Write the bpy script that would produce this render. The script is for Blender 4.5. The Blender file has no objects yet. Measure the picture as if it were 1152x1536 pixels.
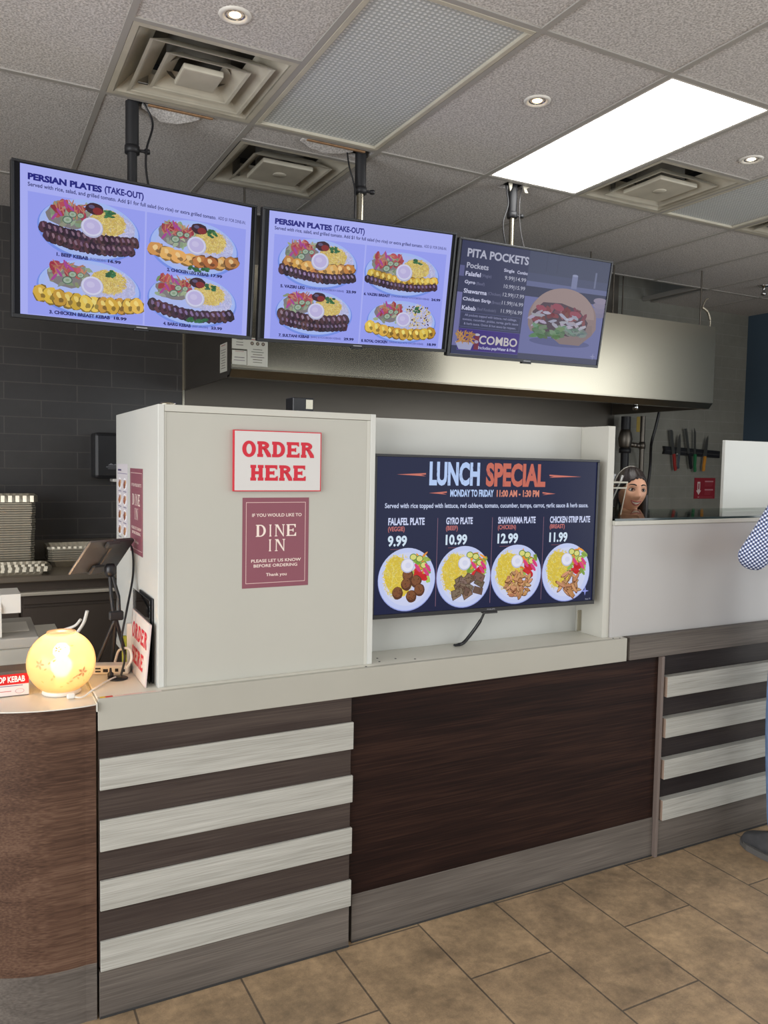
import bpy, bmesh, math, random
from mathutils import Vector, Matrix, Euler
random.seed(7)
SC = bpy.context.scene
COL = SC.collection
PI = math.pi

# ------------------------------------------------------------------ camera, world, lights, exposure
def lin(c):
    return tuple(((v / 255) / 12.92 if v / 255 <= .04045 else ((v / 255 + .055) / 1.055) ** 2.4) for v in c)

cd = bpy.data.cameras.new('camera'); cam = bpy.data.objects.new('camera', cd); COL.objects.link(cam)
YAW, PITCH, ROLL = math.radians(27.619), math.radians(-3.5184), math.radians(1.0134)
fw = Vector((math.sin(YAW) * math.cos(PITCH), math.cos(YAW) * math.cos(PITCH), math.sin(PITCH)))
rt = Vector((math.cos(YAW), -math.sin(YAW), 0)); up = rt.cross(fw)
r2 = rt * math.cos(ROLL) + up * math.sin(ROLL); u2 = -rt * math.sin(ROLL) + up * math.cos(ROLL)
mw = Matrix((r2, u2, -fw)).transposed().to_4x4(); mw.translation = Vector((0, 0, 1.6)); cam.matrix_world = mw
cd.sensor_fit = 'HORIZONTAL'; cd.sensor_width = 36.0; cd.lens = 1199.35 / 1152 * 36.0; cd.clip_start = .05
SC.camera = cam
W = bpy.data.worlds.new('world'); SC.world = W; W.use_nodes = True
W.node_tree.nodes['Background'].inputs[0].default_value = (.92, .96, 1.0, 1); W.node_tree.nodes['Background'].inputs[1].default_value = .5
SC.view_settings.view_transform = 'Standard'; SC.view_settings.look = 'None'
SC.view_settings.exposure = 0.0; SC.view_settings.gamma = 1.0; SC.view_settings.use_curve_mapping = False
def area(name, loc, rot, sx, sy, power, color=(1, 1, 1)):
    l = bpy.data.lights.new(name, 'AREA'); l.shape = 'RECTANGLE'; l.size = sx; l.size_y = sy; l.energy = power; l.color = color
    o = bpy.data.objects.new(name, l); o.location = loc; o.rotation_euler = rot; COL.objects.link(o); return o
# daylight through the shop front behind the photographer
area('shopfront_daylight', (3.7, -3.3, 1.6), (PI / 2, 0, 0), 3.2, 2.7, 45, (.93, .98, 1.0))
area('side_window_daylight', (6.62, -.95, 1.58), (0, PI / 2, 0), 2.7, 4.9, 150, (.94, .98, 1.0))
area('left_fill_light', (-3.05, -.2, 1.6), (0, -PI / 2, 0), 2.4, 4.5, 250, (.94, .97, 1.0))  # added fill light brightening the cabinet side; the left wall has no window
PANEL_GLOW = 4.2       # the ceiling panels added behind the viewpoint
DL_POWER = 4.0         # each recessed downlight
SCREEN = 0.84          # brightness of the television screens

# ------------------------------------------------------------------ materials
def nodemat(name):
    m = bpy.data.materials.new(name); m.use_nodes = True
    return m, m.node_tree.nodes, m.node_tree.links, m.node_tree.nodes['Principled BSDF']
def mat(name, c, rough=.5, metal=0., spec=.5, noise=0., nscale=8., stretch=(1, 1, 1), bump=0., bscale=None, rvar=0.):
    m, n, l, p = nodemat(name)
    col = lin(c)
    p.inputs['Base Color'].default_value = (*col, 1); p.inputs['Roughness'].default_value = rough
    p.inputs['Metallic'].default_value = metal; p.inputs['Specular IOR Level'].default_value = spec
    if noise or bump or rvar:
        tc = n.new('ShaderNodeTexCoord'); mp = n.new('ShaderNodeMapping'); l.new(tc.outputs['Object'], mp.inputs['Vector'])
        mp.inputs['Scale'].default_value = stretch
        nz = n.new('ShaderNodeTexNoise'); nz.inputs['Scale'].default_value = nscale; nz.inputs['Detail'].default_value = 5
        l.new(mp.outputs[0], nz.inputs['Vector'])
        if noise:
            rp = n.new('ShaderNodeValToRGB'); l.new(nz.outputs['Fac'], rp.inputs[0])
            rp.color_ramp.elements[0].position = .3; rp.color_ramp.elements[1].position = .7
            rp.color_ramp.elements[0].color = (*[v * (1 - noise) for v in col], 1)
            rp.color_ramp.elements[1].color = (*[min(1, v * (1 + noise)) for v in col], 1)
            l.new(rp.outputs[0], p.inputs['Base Color'])
        if rvar:
            mr = n.new('ShaderNodeMapRange'); l.new(nz.outputs['Fac'], mr.inputs[0]); mr.inputs[1].default_value = .3; mr.inputs[2].default_value = .7
            mr.inputs[3].default_value = rough - rvar; mr.inputs[4].default_value = rough + rvar; l.new(mr.outputs[0], p.inputs['Roughness'])
        if bump:
            nb = nz
            if bscale:
                nb = n.new('ShaderNodeTexNoise'); nb.inputs['Scale'].default_value = bscale; nb.inputs['Detail'].default_value = 4; l.new(mp.outputs[0], nb.inputs['Vector'])
            b = n.new('ShaderNodeBump'); b.inputs['Strength'].default_value = bump; b.inputs['Distance'].default_value = .004
            l.new(nb.outputs['Fac'], b.inputs['Height']); l.new(b.outputs[0], p.inputs['Normal'])
    return m
def wood(name, c1, c2, c3, rough=.42, along=(1.1, 14, 16), fine=(4, 260, 260), amt=.5):
    m, n, l, p = nodemat(name)
    tc = n.new('ShaderNodeTexCoord')
    def nz(sc, d, dist=0):
        mp = n.new('ShaderNodeMapping'); mp.inputs['Scale'].default_value = sc; l.new(tc.outputs['Object'], mp.inputs['Vector'])
        z = n.new('ShaderNodeTexNoise'); z.inputs['Scale'].default_value = 1; z.inputs['Detail'].default_value = d; z.inputs['Distortion'].default_value = dist
        l.new(mp.outputs[0], z.inputs['Vector']); return z
    a = nz(along, 4, .6); b = nz(fine, 2)
    mx = n.new('ShaderNodeMix'); mx.data_type = 'FLOAT'; mx.inputs[0].default_value = amt
    l.new(a.outputs['Fac'], mx.inputs[2]); l.new(b.outputs['Fac'], mx.inputs[3])
    rp = n.new('ShaderNodeValToRGB'); l.new(mx.outputs[0], rp.inputs[0]); e = rp.color_ramp.elements
    e[0].position = .34; e[0].color = (*lin(c1), 1); e[1].position = .66; e[1].color = (*lin(c3), 1)
    q = e.new(.5); q.color = (*lin(c2), 1)
    l.new(rp.outputs[0], p.inputs['Base Color']); p.inputs['Roughness'].default_value = rough; p.inputs['Specular IOR Level'].default_value = .14
    bp = n.new('ShaderNodeBump'); bp.inputs['Strength'].default_value = .12; bp.inputs['Distance'].default_value = .002
    l.new(b.outputs['Fac'], bp.inputs['Height']); l.new(bp.outputs[0], p.inputs['Normal'])
    return m
def emit(name, c, s):
    m, n, l, p = nodemat(name)
    p.inputs['Base Color'].default_value = (.02, .02, .02, 1); p.inputs['Emission Color'].default_value = (*lin(c), 1); p.inputs['Emission Strength'].default_value = s
    return m
def inkmat(name, glow):
    m, n, l, p = nodemat(name)
    at = n.new('ShaderNodeAttribute'); at.attribute_name = 'ink'
    if glow:
        p.inputs['Base Color'].default_value = (.004, .004, .005, 1); p.inputs['Roughness'].default_value = .22; p.inputs['Specular IOR Level'].default_value = .14
        l.new(at.outputs['Color'], p.inputs['Emission Color']); p.inputs['Emission Strength'].default_value = glow
    else:
        l.new(at.outputs['Color'], p.inputs['Base Color']); p.inputs['Roughness'].default_value = .45; p.inputs['Specular IOR Level'].default_value = .3
    return m
def brickmat(name, c1, c2, cm, bw, bh, mortar, rough, offset=.5, bump=.4, map_rot=(PI / 2, 0, 0), loc=(0, 0, 0), noise=.0, nsc=6, tone=None):
    m, n, l, p = nodemat(name)
    tc = n.new('ShaderNodeTexCoord'); mp = n.new('ShaderNodeMapping'); mp.inputs['Location'].default_value = loc; mp.inputs['Rotation'].default_value = map_rot
    l.new(tc.outputs['Object'], mp.inputs['Vector'])
    b = n.new('ShaderNodeTexBrick'); l.new(mp.outputs[0], b.inputs['Vector'])
    b.offset = offset; b.inputs['Scale'].default_value = 1; b.inputs['Brick Width'].default_value = bw; b.inputs['Row Height'].default_value = bh
    b.inputs['Mortar Size'].default_value = mortar; b.inputs['Mortar Smooth'].default_value = .1
    b.inputs['Color1'].default_value = (*lin(c1), 1); b.inputs['Color2'].default_value = (*lin(c2), 1); b.inputs['Mortar'].default_value = (*lin(cm), 1)
    out = b.outputs['Color']
    if noise:
        acc = out
        for sc_, am in ((nsc, noise), (nsc * 5.3, noise * .6), (nsc * 40, noise * .35)):
            z = n.new('ShaderNodeTexNoise'); z.inputs['Scale'].default_value = sc_; z.inputs['Detail'].default_value = 6; z.inputs['Roughness'].default_value = .65; l.new(tc.outputs['Object'], z.inputs['Vector'])
            rp = n.new('ShaderNodeValToRGB'); l.new(z.outputs['Fac'], rp.inputs[0]); e = rp.color_ramp.elements
            e[0].position = .33; e[1].position = .68; e[0].color = (*[max(0, .5 - am)] * 3, 1)
            t = tone or (1, 1, 1); e[1].color = (*[min(1, (.5 + am * .8) * q) for q in t], 1)
            mx = n.new('ShaderNodeMix'); mx.data_type = 'RGBA'; mx.blend_type = 'OVERLAY'; mx.inputs[0].default_value = 1
            l.new(acc, mx.inputs[6]); l.new(rp.outputs[0], mx.inputs[7]); acc = mx.outputs[2]
        out = acc
    l.new(out, p.inputs['Base Color']); p.inputs['Roughness'].default_value = rough
    bp = n.new('ShaderNodeBump'); bp.inputs['Strength'].default_value = bump; bp.inputs['Distance'].default_value = .003; bp.invert = True
    l.new(b.outputs['Fac'], bp.inputs['Height']); l.new(bp.outputs[0], p.inputs['Normal'])
    return m
def glassmat(name, tint, gloss=.12, rough=.03):
    m, n, l, p = nodemat(name); n.remove(p)
    t = n.new('ShaderNodeBsdfTransparent'); t.inputs[0].default_value = (*tint, 1)
    g = n.new('ShaderNodeBsdfGlossy'); g.inputs['Roughness'].default_value = rough
    lw = n.new('ShaderNodeLayerWeight'); lw.inputs[0].default_value = gloss
    mx = n.new('ShaderNodeMixShader'); l.new(lw.outputs['Fresnel'], mx.inputs[0]); l.new(t.outputs[0], mx.inputs[1]); l.new(g.outputs[0], mx.inputs[2])
    l.new(mx.outputs[0], n['Material Output'].inputs[0]); return m

M = {}
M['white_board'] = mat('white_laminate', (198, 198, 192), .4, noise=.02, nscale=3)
M['white_front_dimmed'] = mat('white_laminate_dimmed', (178, 176, 166), .45, noise=.02, nscale=3)  # same white laminate, darkened for the weaker light on the cabinet front
M['cream_edge'] = mat('cream_edge_band', (190, 188, 178), .4)
M['grey_white'] = mat('pale_grey_laminate', (178, 175, 172), .42, noise=.02, nscale=2)
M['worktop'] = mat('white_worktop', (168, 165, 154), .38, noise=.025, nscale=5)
M['worktop_top_lit'] = mat('worktop_laminate_lit', (212, 209, 198), .36, noise=.025, nscale=5)  # same laminate as the front edge, lightened for the light on the tops
M['wood_dark'] = wood('dark_walnut_laminate', (22, 12, 10), (36, 21, 17), (54, 35, 27), rough=.5)
M['wood_stripe'] = wood('charcoal_brown_laminate', (54, 45, 42), (66, 57, 53), (80, 70, 64))
M['wood_right'] = wood('black_brown_laminate', (38, 33, 32), (48, 42, 41), (60, 53, 50))
M['wood_curve'] = wood('warm_walnut_laminate', (64, 47, 39), (86, 64, 52), (108, 84, 69))
M['wood_grey'] = wood('grey_ash_laminate', (82, 76, 71), (98, 91, 85), (114, 106, 99))
M['slat'] = wood('whitewashed_slat', (150, 148, 140), (168, 166, 158), (184, 182, 174), rough=.5, along=(2, 40, 60), fine=(6, 420, 420), amt=.6)
M['slat_edge'] = mat('raw_slat_edge', (150, 128, 112), .7)
M['black'] = mat('black_plastic', (26, 26, 29), .38)
M['black_matte'] = mat('black_painted_steel', (30, 30, 33), .5)
M['dark_grey'] = mat('dark_grey_plastic', (62, 60, 60), .45)
M['white_plastic'] = mat('white_plastic', (222, 218, 210), .4)
M['offwhite_paint'] = mat('dusty_offwhite_enamel', (192, 186, 170), .55, noise=.12, nscale=7)
M['grey_paint'] = mat('grey_duct_metal', (120, 117, 110), .5, metal=.4)
M['chrome'] = mat('chrome', (205, 205, 205), .18, metal=1)
M['steel'] = mat('brushed_stainless', (172, 166, 150), .26, metal=1)
M['steel_dark'] = mat('dull_stainless', (112, 106, 98), .42, metal=.9, noise=.06, nscale=2, stretch=(1, 1, 6))
M['steel_warm'] = mat('worn_stainless', (150, 140, 126), .4, metal=.85, noise=.06, nscale=3)
M['kitchen_dark'] = mat('dark_cabinet_steel', (92, 82, 74), .45, metal=.6, noise=.08, nscale=3)
M['foil'] = mat('aluminium_foil', (190, 182, 164), .42, metal=.85, noise=.08, nscale=30)
M['tile_wall'] = brickmat('dark_subway_tile', (62, 60, 60), (65, 63, 62), (82, 79, 76), .406, .102, .003, .3, noise=.05, nsc=2)
M['tile_wall_lit'] = brickmat('subway_tile_lit', (132, 131, 122), (135, 134, 125), (145, 144, 136), .406, .102, .0025, .5, noise=.05, nsc=2)  # same tile as the left wall, its stronger light put into the colour
M['floor'] = brickmat('stone_floor_tile', (154, 131, 104), (147, 125, 100), (92, 80, 68), .64, .32, .0034, .5, map_rot=(0, 0, PI / 2), loc=(0, 0, 0), noise=.19, nsc=5.5, tone=(1, .99, .96), bump=.35)
M['blue_wall'] = mat('slate_blue_paint', (64, 82, 98), .6, noise=.03, nscale=3)
M['plain_wall'] = mat('warm_white_wall', (196, 194, 190), .7, noise=.02, nscale=2)
M['tbar'] = mat('grey_ceiling_grid', (168, 164, 158), .5)
M['plenum'] = mat('dark_plenum', (44, 43, 42), .9)
M['torn_brown'] = mat('torn_tile_core', (150, 116, 84), .9, noise=.2, nscale=40)
M['red'] = mat('red_handle', (150, 40, 34), .45); M['green'] = mat('green_handle', (34, 108, 66), .45); M['orange'] = mat('orange_handle', (196, 132, 44), .45)
M['blade'] = mat('knife_steel', (128, 126, 120), .3, metal=.9)
M['brown_card'] = mat('grey_brown_card', (92, 82, 76), .7)
M['ink'] = inkmat('printed_ink', 0)
M['screen'] = inkmat('screen_picture', SCREEN)
M['panel_glow'] = emit('lit_panel', (255, 255, 252), PANEL_GLOW)
M['panel_bright'] = emit('bright_lit_panel', (255, 255, 252), 9.5)
M['lens_warm'] = emit('downlight_warm', (255, 214, 150), 9); M['lens_cool'] = emit('downlight_white', (255, 240, 205), 7)
M['glass'] = glassmat('clear_green_glass', (.84, .91, .87), .07)
M['glass_edge'] = mat('dark_glass_edge', (44, 56, 54), .15)
M['clear_plastic'] = glassmat('clear_plastic', (.80, .80, .77), .12, .15)
M['acrylic'] = glassmat('clear_acrylic', (.86, .87, .88), .3, .05)
M['frost_rim'] = mat('milky_plastic_rim', (196, 192, 178), .35)

def m_ceiling():
    m, n, l, p = nodemat('speckled_ceiling_tile'); tc = n.new('ShaderNodeTexCoord')
    z = n.new('ShaderNodeTexNoise'); z.inputs['Scale'].default_value = 130; z.inputs['Detail'].default_value = 3; l.new(tc.outputs['Object'], z.inputs['Vector'])
    rp = n.new('ShaderNodeValToRGB'); l.new(z.outputs['Fac'], rp.inputs[0]); e = rp.color_ramp.elements
    e[0].position = .36; e[0].color = (*lin((172, 168, 165)), 1); e[1].position = .62; e[1].color = (*lin((220, 216, 213)), 1)
    l.new(rp.outputs[0], p.inputs['Base Color']); p.inputs['Roughness'].default_value = .9; p.inputs['Specular IOR Level'].default_value = .1
    b = n.new('ShaderNodeBump'); b.inputs['Strength'].default_value = .5; b.inputs['Distance'].default_value = .004; l.new(z.outputs['Fac'], b.inputs['Height']); l.new(b.outputs[0], p.inputs['Normal'])
    return m
M['ceiling'] = m_ceiling()
def m_perf():
    m, n, l, p = nodemat('perforated_grille'); tc = n.new('ShaderNodeTexCoord')
    mp = n.new('ShaderNodeMapping'); mp.inputs['Scale'].default_value = (1 / .0185, 1 / .0185, 1); l.new(tc.outputs['Object'], mp.inputs['Vector'])
    v = n.new('ShaderNodeTexVoronoi'); v.voronoi_dimensions = '2D'; v.inputs['Randomness'].default_value = 0; v.inputs['Scale'].default_value = 1; l.new(mp.outputs[0], v.inputs['Vector'])
    rp = n.new('ShaderNodeValToRGB'); l.new(v.outputs['Distance'], rp.inputs[0]); e = rp.color_ramp.elements
    e[0].position = .24; e[0].color = (*lin((236, 238, 238)), 1); e[1].position = .34; e[1].color = (*lin((186, 190, 190)), 1)
    l.new(rp.outputs[0], p.inputs['Base Color']); p.inputs['Roughness'].default_value = .55
    b = n.new('ShaderNodeBump'); b.inputs['Strength'].default_value = .6; b.inputs['Distance'].default_value = .004; b.invert = True; l.new(v.outputs['Distance'], b.inputs['Height']); l.new(b.outputs[0], p.inputs['Normal'])
    return m
M['perf'] = m_perf()
def m_gingham():
    m, n, l, p = nodemat('blue_gingham'); tc = n.new('ShaderNodeTexCoord'); m0 = n.new('ShaderNodeMapping'); m0.inputs['Rotation'].default_value = (0, 0, math.radians(52)); mp = n.new('ShaderNodeMapping'); mp.inputs['Rotation'].default_value = (0, math.radians(38), 0)
    l.new(tc.outputs['Object'], m0.inputs['Vector']); l.new(m0.outputs[0], mp.inputs['Vector']); sp = n.new('ShaderNodeSeparateXYZ'); l.new(mp.outputs[0], sp.inputs[0])
    def stripe(s):
        a = n.new('ShaderNodeMath'); a.operation = 'MULTIPLY'; a.inputs[1].default_value = 1 / .0115; l.new(s, a.inputs[0])
        f = n.new('ShaderNodeMath'); f.operation = 'FRACT'; l.new(a.outputs[0], f.inputs[0])
        g = n.new('ShaderNodeMath'); g.operation = 'GREATER_THAN'; g.inputs[1].default_value = .5; l.new(f.outputs[0], g.inputs[0]); return g
    a, b = stripe(sp.outputs[0]), stripe(sp.outputs[2]); s = n.new('ShaderNodeMath'); s.operation = 'ADD'; l.new(a.outputs[0], s.inputs[0]); l.new(b.outputs[0], s.inputs[1])
    h = n.new('ShaderNodeMath'); h.operation = 'MULTIPLY'; h.inputs[1].default_value = .5; l.new(s.outputs[0], h.inputs[0])
    rp = n.new('ShaderNodeValToRGB'); rp.color_ramp.interpolation = 'CONSTANT'; e = rp.color_ramp.elements
    e[0].position = 0; e[0].color = (*lin((236, 238, 244)), 1); e[1].position = .8; e[1].color = (*lin((28, 34, 66)), 1); q = e.new(.4); q.color = (*lin((120, 134, 176)), 1)
    l.new(h.outputs[0], rp.inputs[0]); l.new(rp.outputs[0], p.inputs['Base Color']); p.inputs['Roughness'].default_value = .8; return m
M['gingham'] = m_gingham()
M['denim'] = mat('light_blue_denim', (112, 140, 182), .85, noise=.16, nscale=26, bump=.2, bscale=300)
M['skin'] = mat('olive_skin', (222, 168, 138), .5, noise=.04, nscale=30)
M['hair'] = mat('dark_brown_hair', (38, 29, 27), .42, noise=.35, nscale=40, stretch=(6, 1, 1), bump=.4)
M['cream_cloth'] = mat('cream_cotton', (222, 202, 178), .85); M['lip'] = mat('rose_lips', (168, 82, 78), .4); M['teeth'] = mat('teeth', (240, 232, 218), .3)
M['eye_white'] = mat('eye_white', (226, 220, 212), .25); M['iris'] = mat('dark_iris', (30, 20, 16), .15); M['brow'] = mat('eyebrow_hair', (36, 26, 22), .7)
M['shoe'] = mat('charcoal_suede', (66, 66, 68), .8, noise=.15, nscale=30); M['sole'] = mat('grey_rubber', (92, 90, 88), .7)

# ------------------------------------------------------------------ mesh builder
class MB:
    def __init__(s): s.v = []; s.f = []; s.m = []; s.sm = []
    def add(s, vs, fs, mi=0, smooth=False):
        o = len(s.v); s.v += [tuple(v) for v in vs]
        for f in fs: s.f.append([o + i for i in f]); s.m.append(mi); s.sm.append(smooth)
        return s
    def box(s, x0, x1, y0, y1, z0, z1, bev=.0015, mi=0, mx=None):
        if x0 > x1: x0, x1 = x1, x0
        if y0 > y1: y0, y1 = y1, y0
        if z0 > z1: z0, z1 = z1, z0
        bm = bmesh.new(); bmesh.ops.create_cube(bm, size=1)
        for v in bm.verts: v.co = Vector(((x0 + x1) / 2 + v.co.x * (x1 - x0), (y0 + y1) / 2 + v.co.y * (y1 - y0), (z0 + z1) / 2 + v.co.z * (z1 - z0)))
        bev = min(bev, .45 * min(x1 - x0, y1 - y0, z1 - z0))
        if bev > 0: bmesh.ops.bevel(bm, geom=bm.edges[:], offset=bev, segments=2 if bev > .004 else 1, affect='EDGES', profile=.6)
        s.bm(bm, mi, mx); return s
    def bm(s, bm, mi=0, mx=None, smooth=False):
        bm.verts.index_update(); o = len(s.v)
        s.v += [tuple(mx @ v.co) if mx else tuple(v.co) for v in bm.verts]
        for f in bm.faces: s.f.append([o + v.index for v in f.verts]); s.m.append(mi); s.sm.append(smooth)
        bm.free(); return s
    def tube(s, pts, r, n=10, mi=0, cap=True):
        pts = [Vector(p) for p in pts]; rs = list(r) if isinstance(r, (list, tuple)) else [r] * len(pts)
        if len(rs) != len(pts):
            m_ = len(rs) - 1; N = len(pts) - 1
            rs = [rs[int(i * m_ / N)] * (1 - (i * m_ / N) % 1) + rs[min(m_, int(i * m_ / N) + 1)] * ((i * m_ / N) % 1) for i in range(N + 1)]
        vs = []; fs = []; ref = None
        for i, p in enumerate(pts):
            t = (pts[min(i + 1, len(pts) - 1)] - pts[max(i - 1, 0)]).normalized()
            if ref is None: ref = Vector((0, 0, 1)) if abs(t.z) < .9 else Vector((1, 0, 0))
            a = (ref - t * ref.dot(t)).normalized(); b = t.cross(a); ref = a
            for k in range(n):
                an = 2 * PI * k / n; vs.append(p + (a * math.cos(an) + b * math.sin(an)) * rs[i])
        for i in range(len(pts) - 1):
            for k in range(n): fs.append([i * n + k, i * n + (k + 1) % n, (i + 1) * n + (k + 1) % n, (i + 1) * n + k])
        s.add(vs, fs, mi, True)
        if cap:
            o = len(vs); s.add(vs[:n], [list(range(n))[::-1]], mi); s.add(vs[o - n:], [list(range(n))], mi)
        return s
    def lathe(s, prof, c=(0, 0, 0), n=32, mi=0, smooth=True, ax='Z', cap=True):
        vs = []; fs = []
        for r, z in prof:
            for k in range(n):
                a = 2 * PI * k / n; x, y = r * math.cos(a), r * math.sin(a)
                vs.append((c[0] + x, c[1] + y, c[2] + z) if ax == 'Z' else (c[0] + x, c[1] + z, c[2] + y))
        for i in range(len(prof) - 1):
            for k in range(n): fs.append([i * n + k, i * n + (k + 1) % n, (i + 1) * n + (k + 1) % n, (i + 1) * n + k])
        if cap:
            if prof[0][0] > 1e-5: fs.append(list(range(n))[::-1])
            if prof[-1][0] > 1e-5: fs.append(list(range((len(prof) - 1) * n, len(prof) * n)))
        s.add(vs, fs, mi, smooth); return s
    def prism(s, poly, d0, d1, ax='Z', mi=0):
        n = len(poly)
        def P(p, d): return (p[0], p[1], d) if ax == 'Z' else ((p[0], d, p[1]) if ax == 'Y' else (d, p[0], p[1]))
        s.add([P(p, d0) for p in poly] + [P(p, d1) for p in poly], [list(range(n))[::-1], list(range(n, 2 * n))] + [[i, (i + 1) % n, n + (i + 1) % n, n + i] for i in range(n)], mi); return s
    def build(s, name, mats, parent=None, local=False, smooth=None):
        me = bpy.data.meshes.new(name)
        off = Vector((0, 0, 0))
        if parent is not None and not local:
            q = parent
            while q is not None: off += q.location; q = q.parent
        elif parent is None and not local and s.v:
            xs = [v[0] for v in s.v]; ys = [v[1] for v in s.v]; zs = [v[2] for v in s.v]
            off = Vector(((min(xs) + max(xs)) / 2, (min(ys) + max(ys)) / 2, min(zs)))
        me.from_pydata([tuple(Vector(v) - off) for v in s.v], [], s.f)
        for mm in (mats if isinstance(mats, (list, tuple)) else [mats]): me.materials.append(M[mm] if isinstance(mm, str) else mm)
        me.polygons.foreach_set('material_index', s.m); me.polygons.foreach_set('use_smooth', s.sm if smooth is None else [smooth] * len(s.f))
        bm = bmesh.new(); bm.from_mesh(me); bmesh.ops.recalc_face_normals(bm, faces=bm.faces[:]); bm.to_mesh(me); bm.free()
        o = bpy.data.objects.new(name, me); COL.objects.link(o)
        if parent is not None: o.parent = parent
        elif not local: o.location = off
        return o
def tag(o, label, cat, group=None):
    o['label'] = label; o['category'] = cat
    if group: o['group'] = group
    return o
def thing(name, label, cat, loc, rot=None, group=None):
    o = bpy.data.objects.new(name, None); o.empty_display_size = .05; COL.objects.link(o); o.location = loc
    if rot: o.rotation_euler = rot
    return tag(o, label, cat, group)
def struct(o): o['kind'] = 'structure'; return o
def copy_tree(o, parent=None):
    c = o.copy(); COL.objects.link(c)
    if parent: c.parent = parent
    for ch in list(o.children): copy_tree(ch, c)
    return c
def curve_pts(ctrl, n=24):
    P = [Vector(p) for p in ctrl]; P = [P[0] * 2 - P[1]] + P + [P[-1] * 2 - P[-2]]; out = []
    for i in range(1, len(P) - 2):
        for k in range(n):
            t = k / n; a, b, c, d = P[i - 1], P[i], P[i + 1], P[i + 2]
            out.append(.5 * ((2 * b) + (c - a) * t + (2 * a - 5 * b + 4 * c - d) * t * t + (3 * b - a - 3 * c + d) * t ** 3))
    out.append(P[-2]); return out

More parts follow.
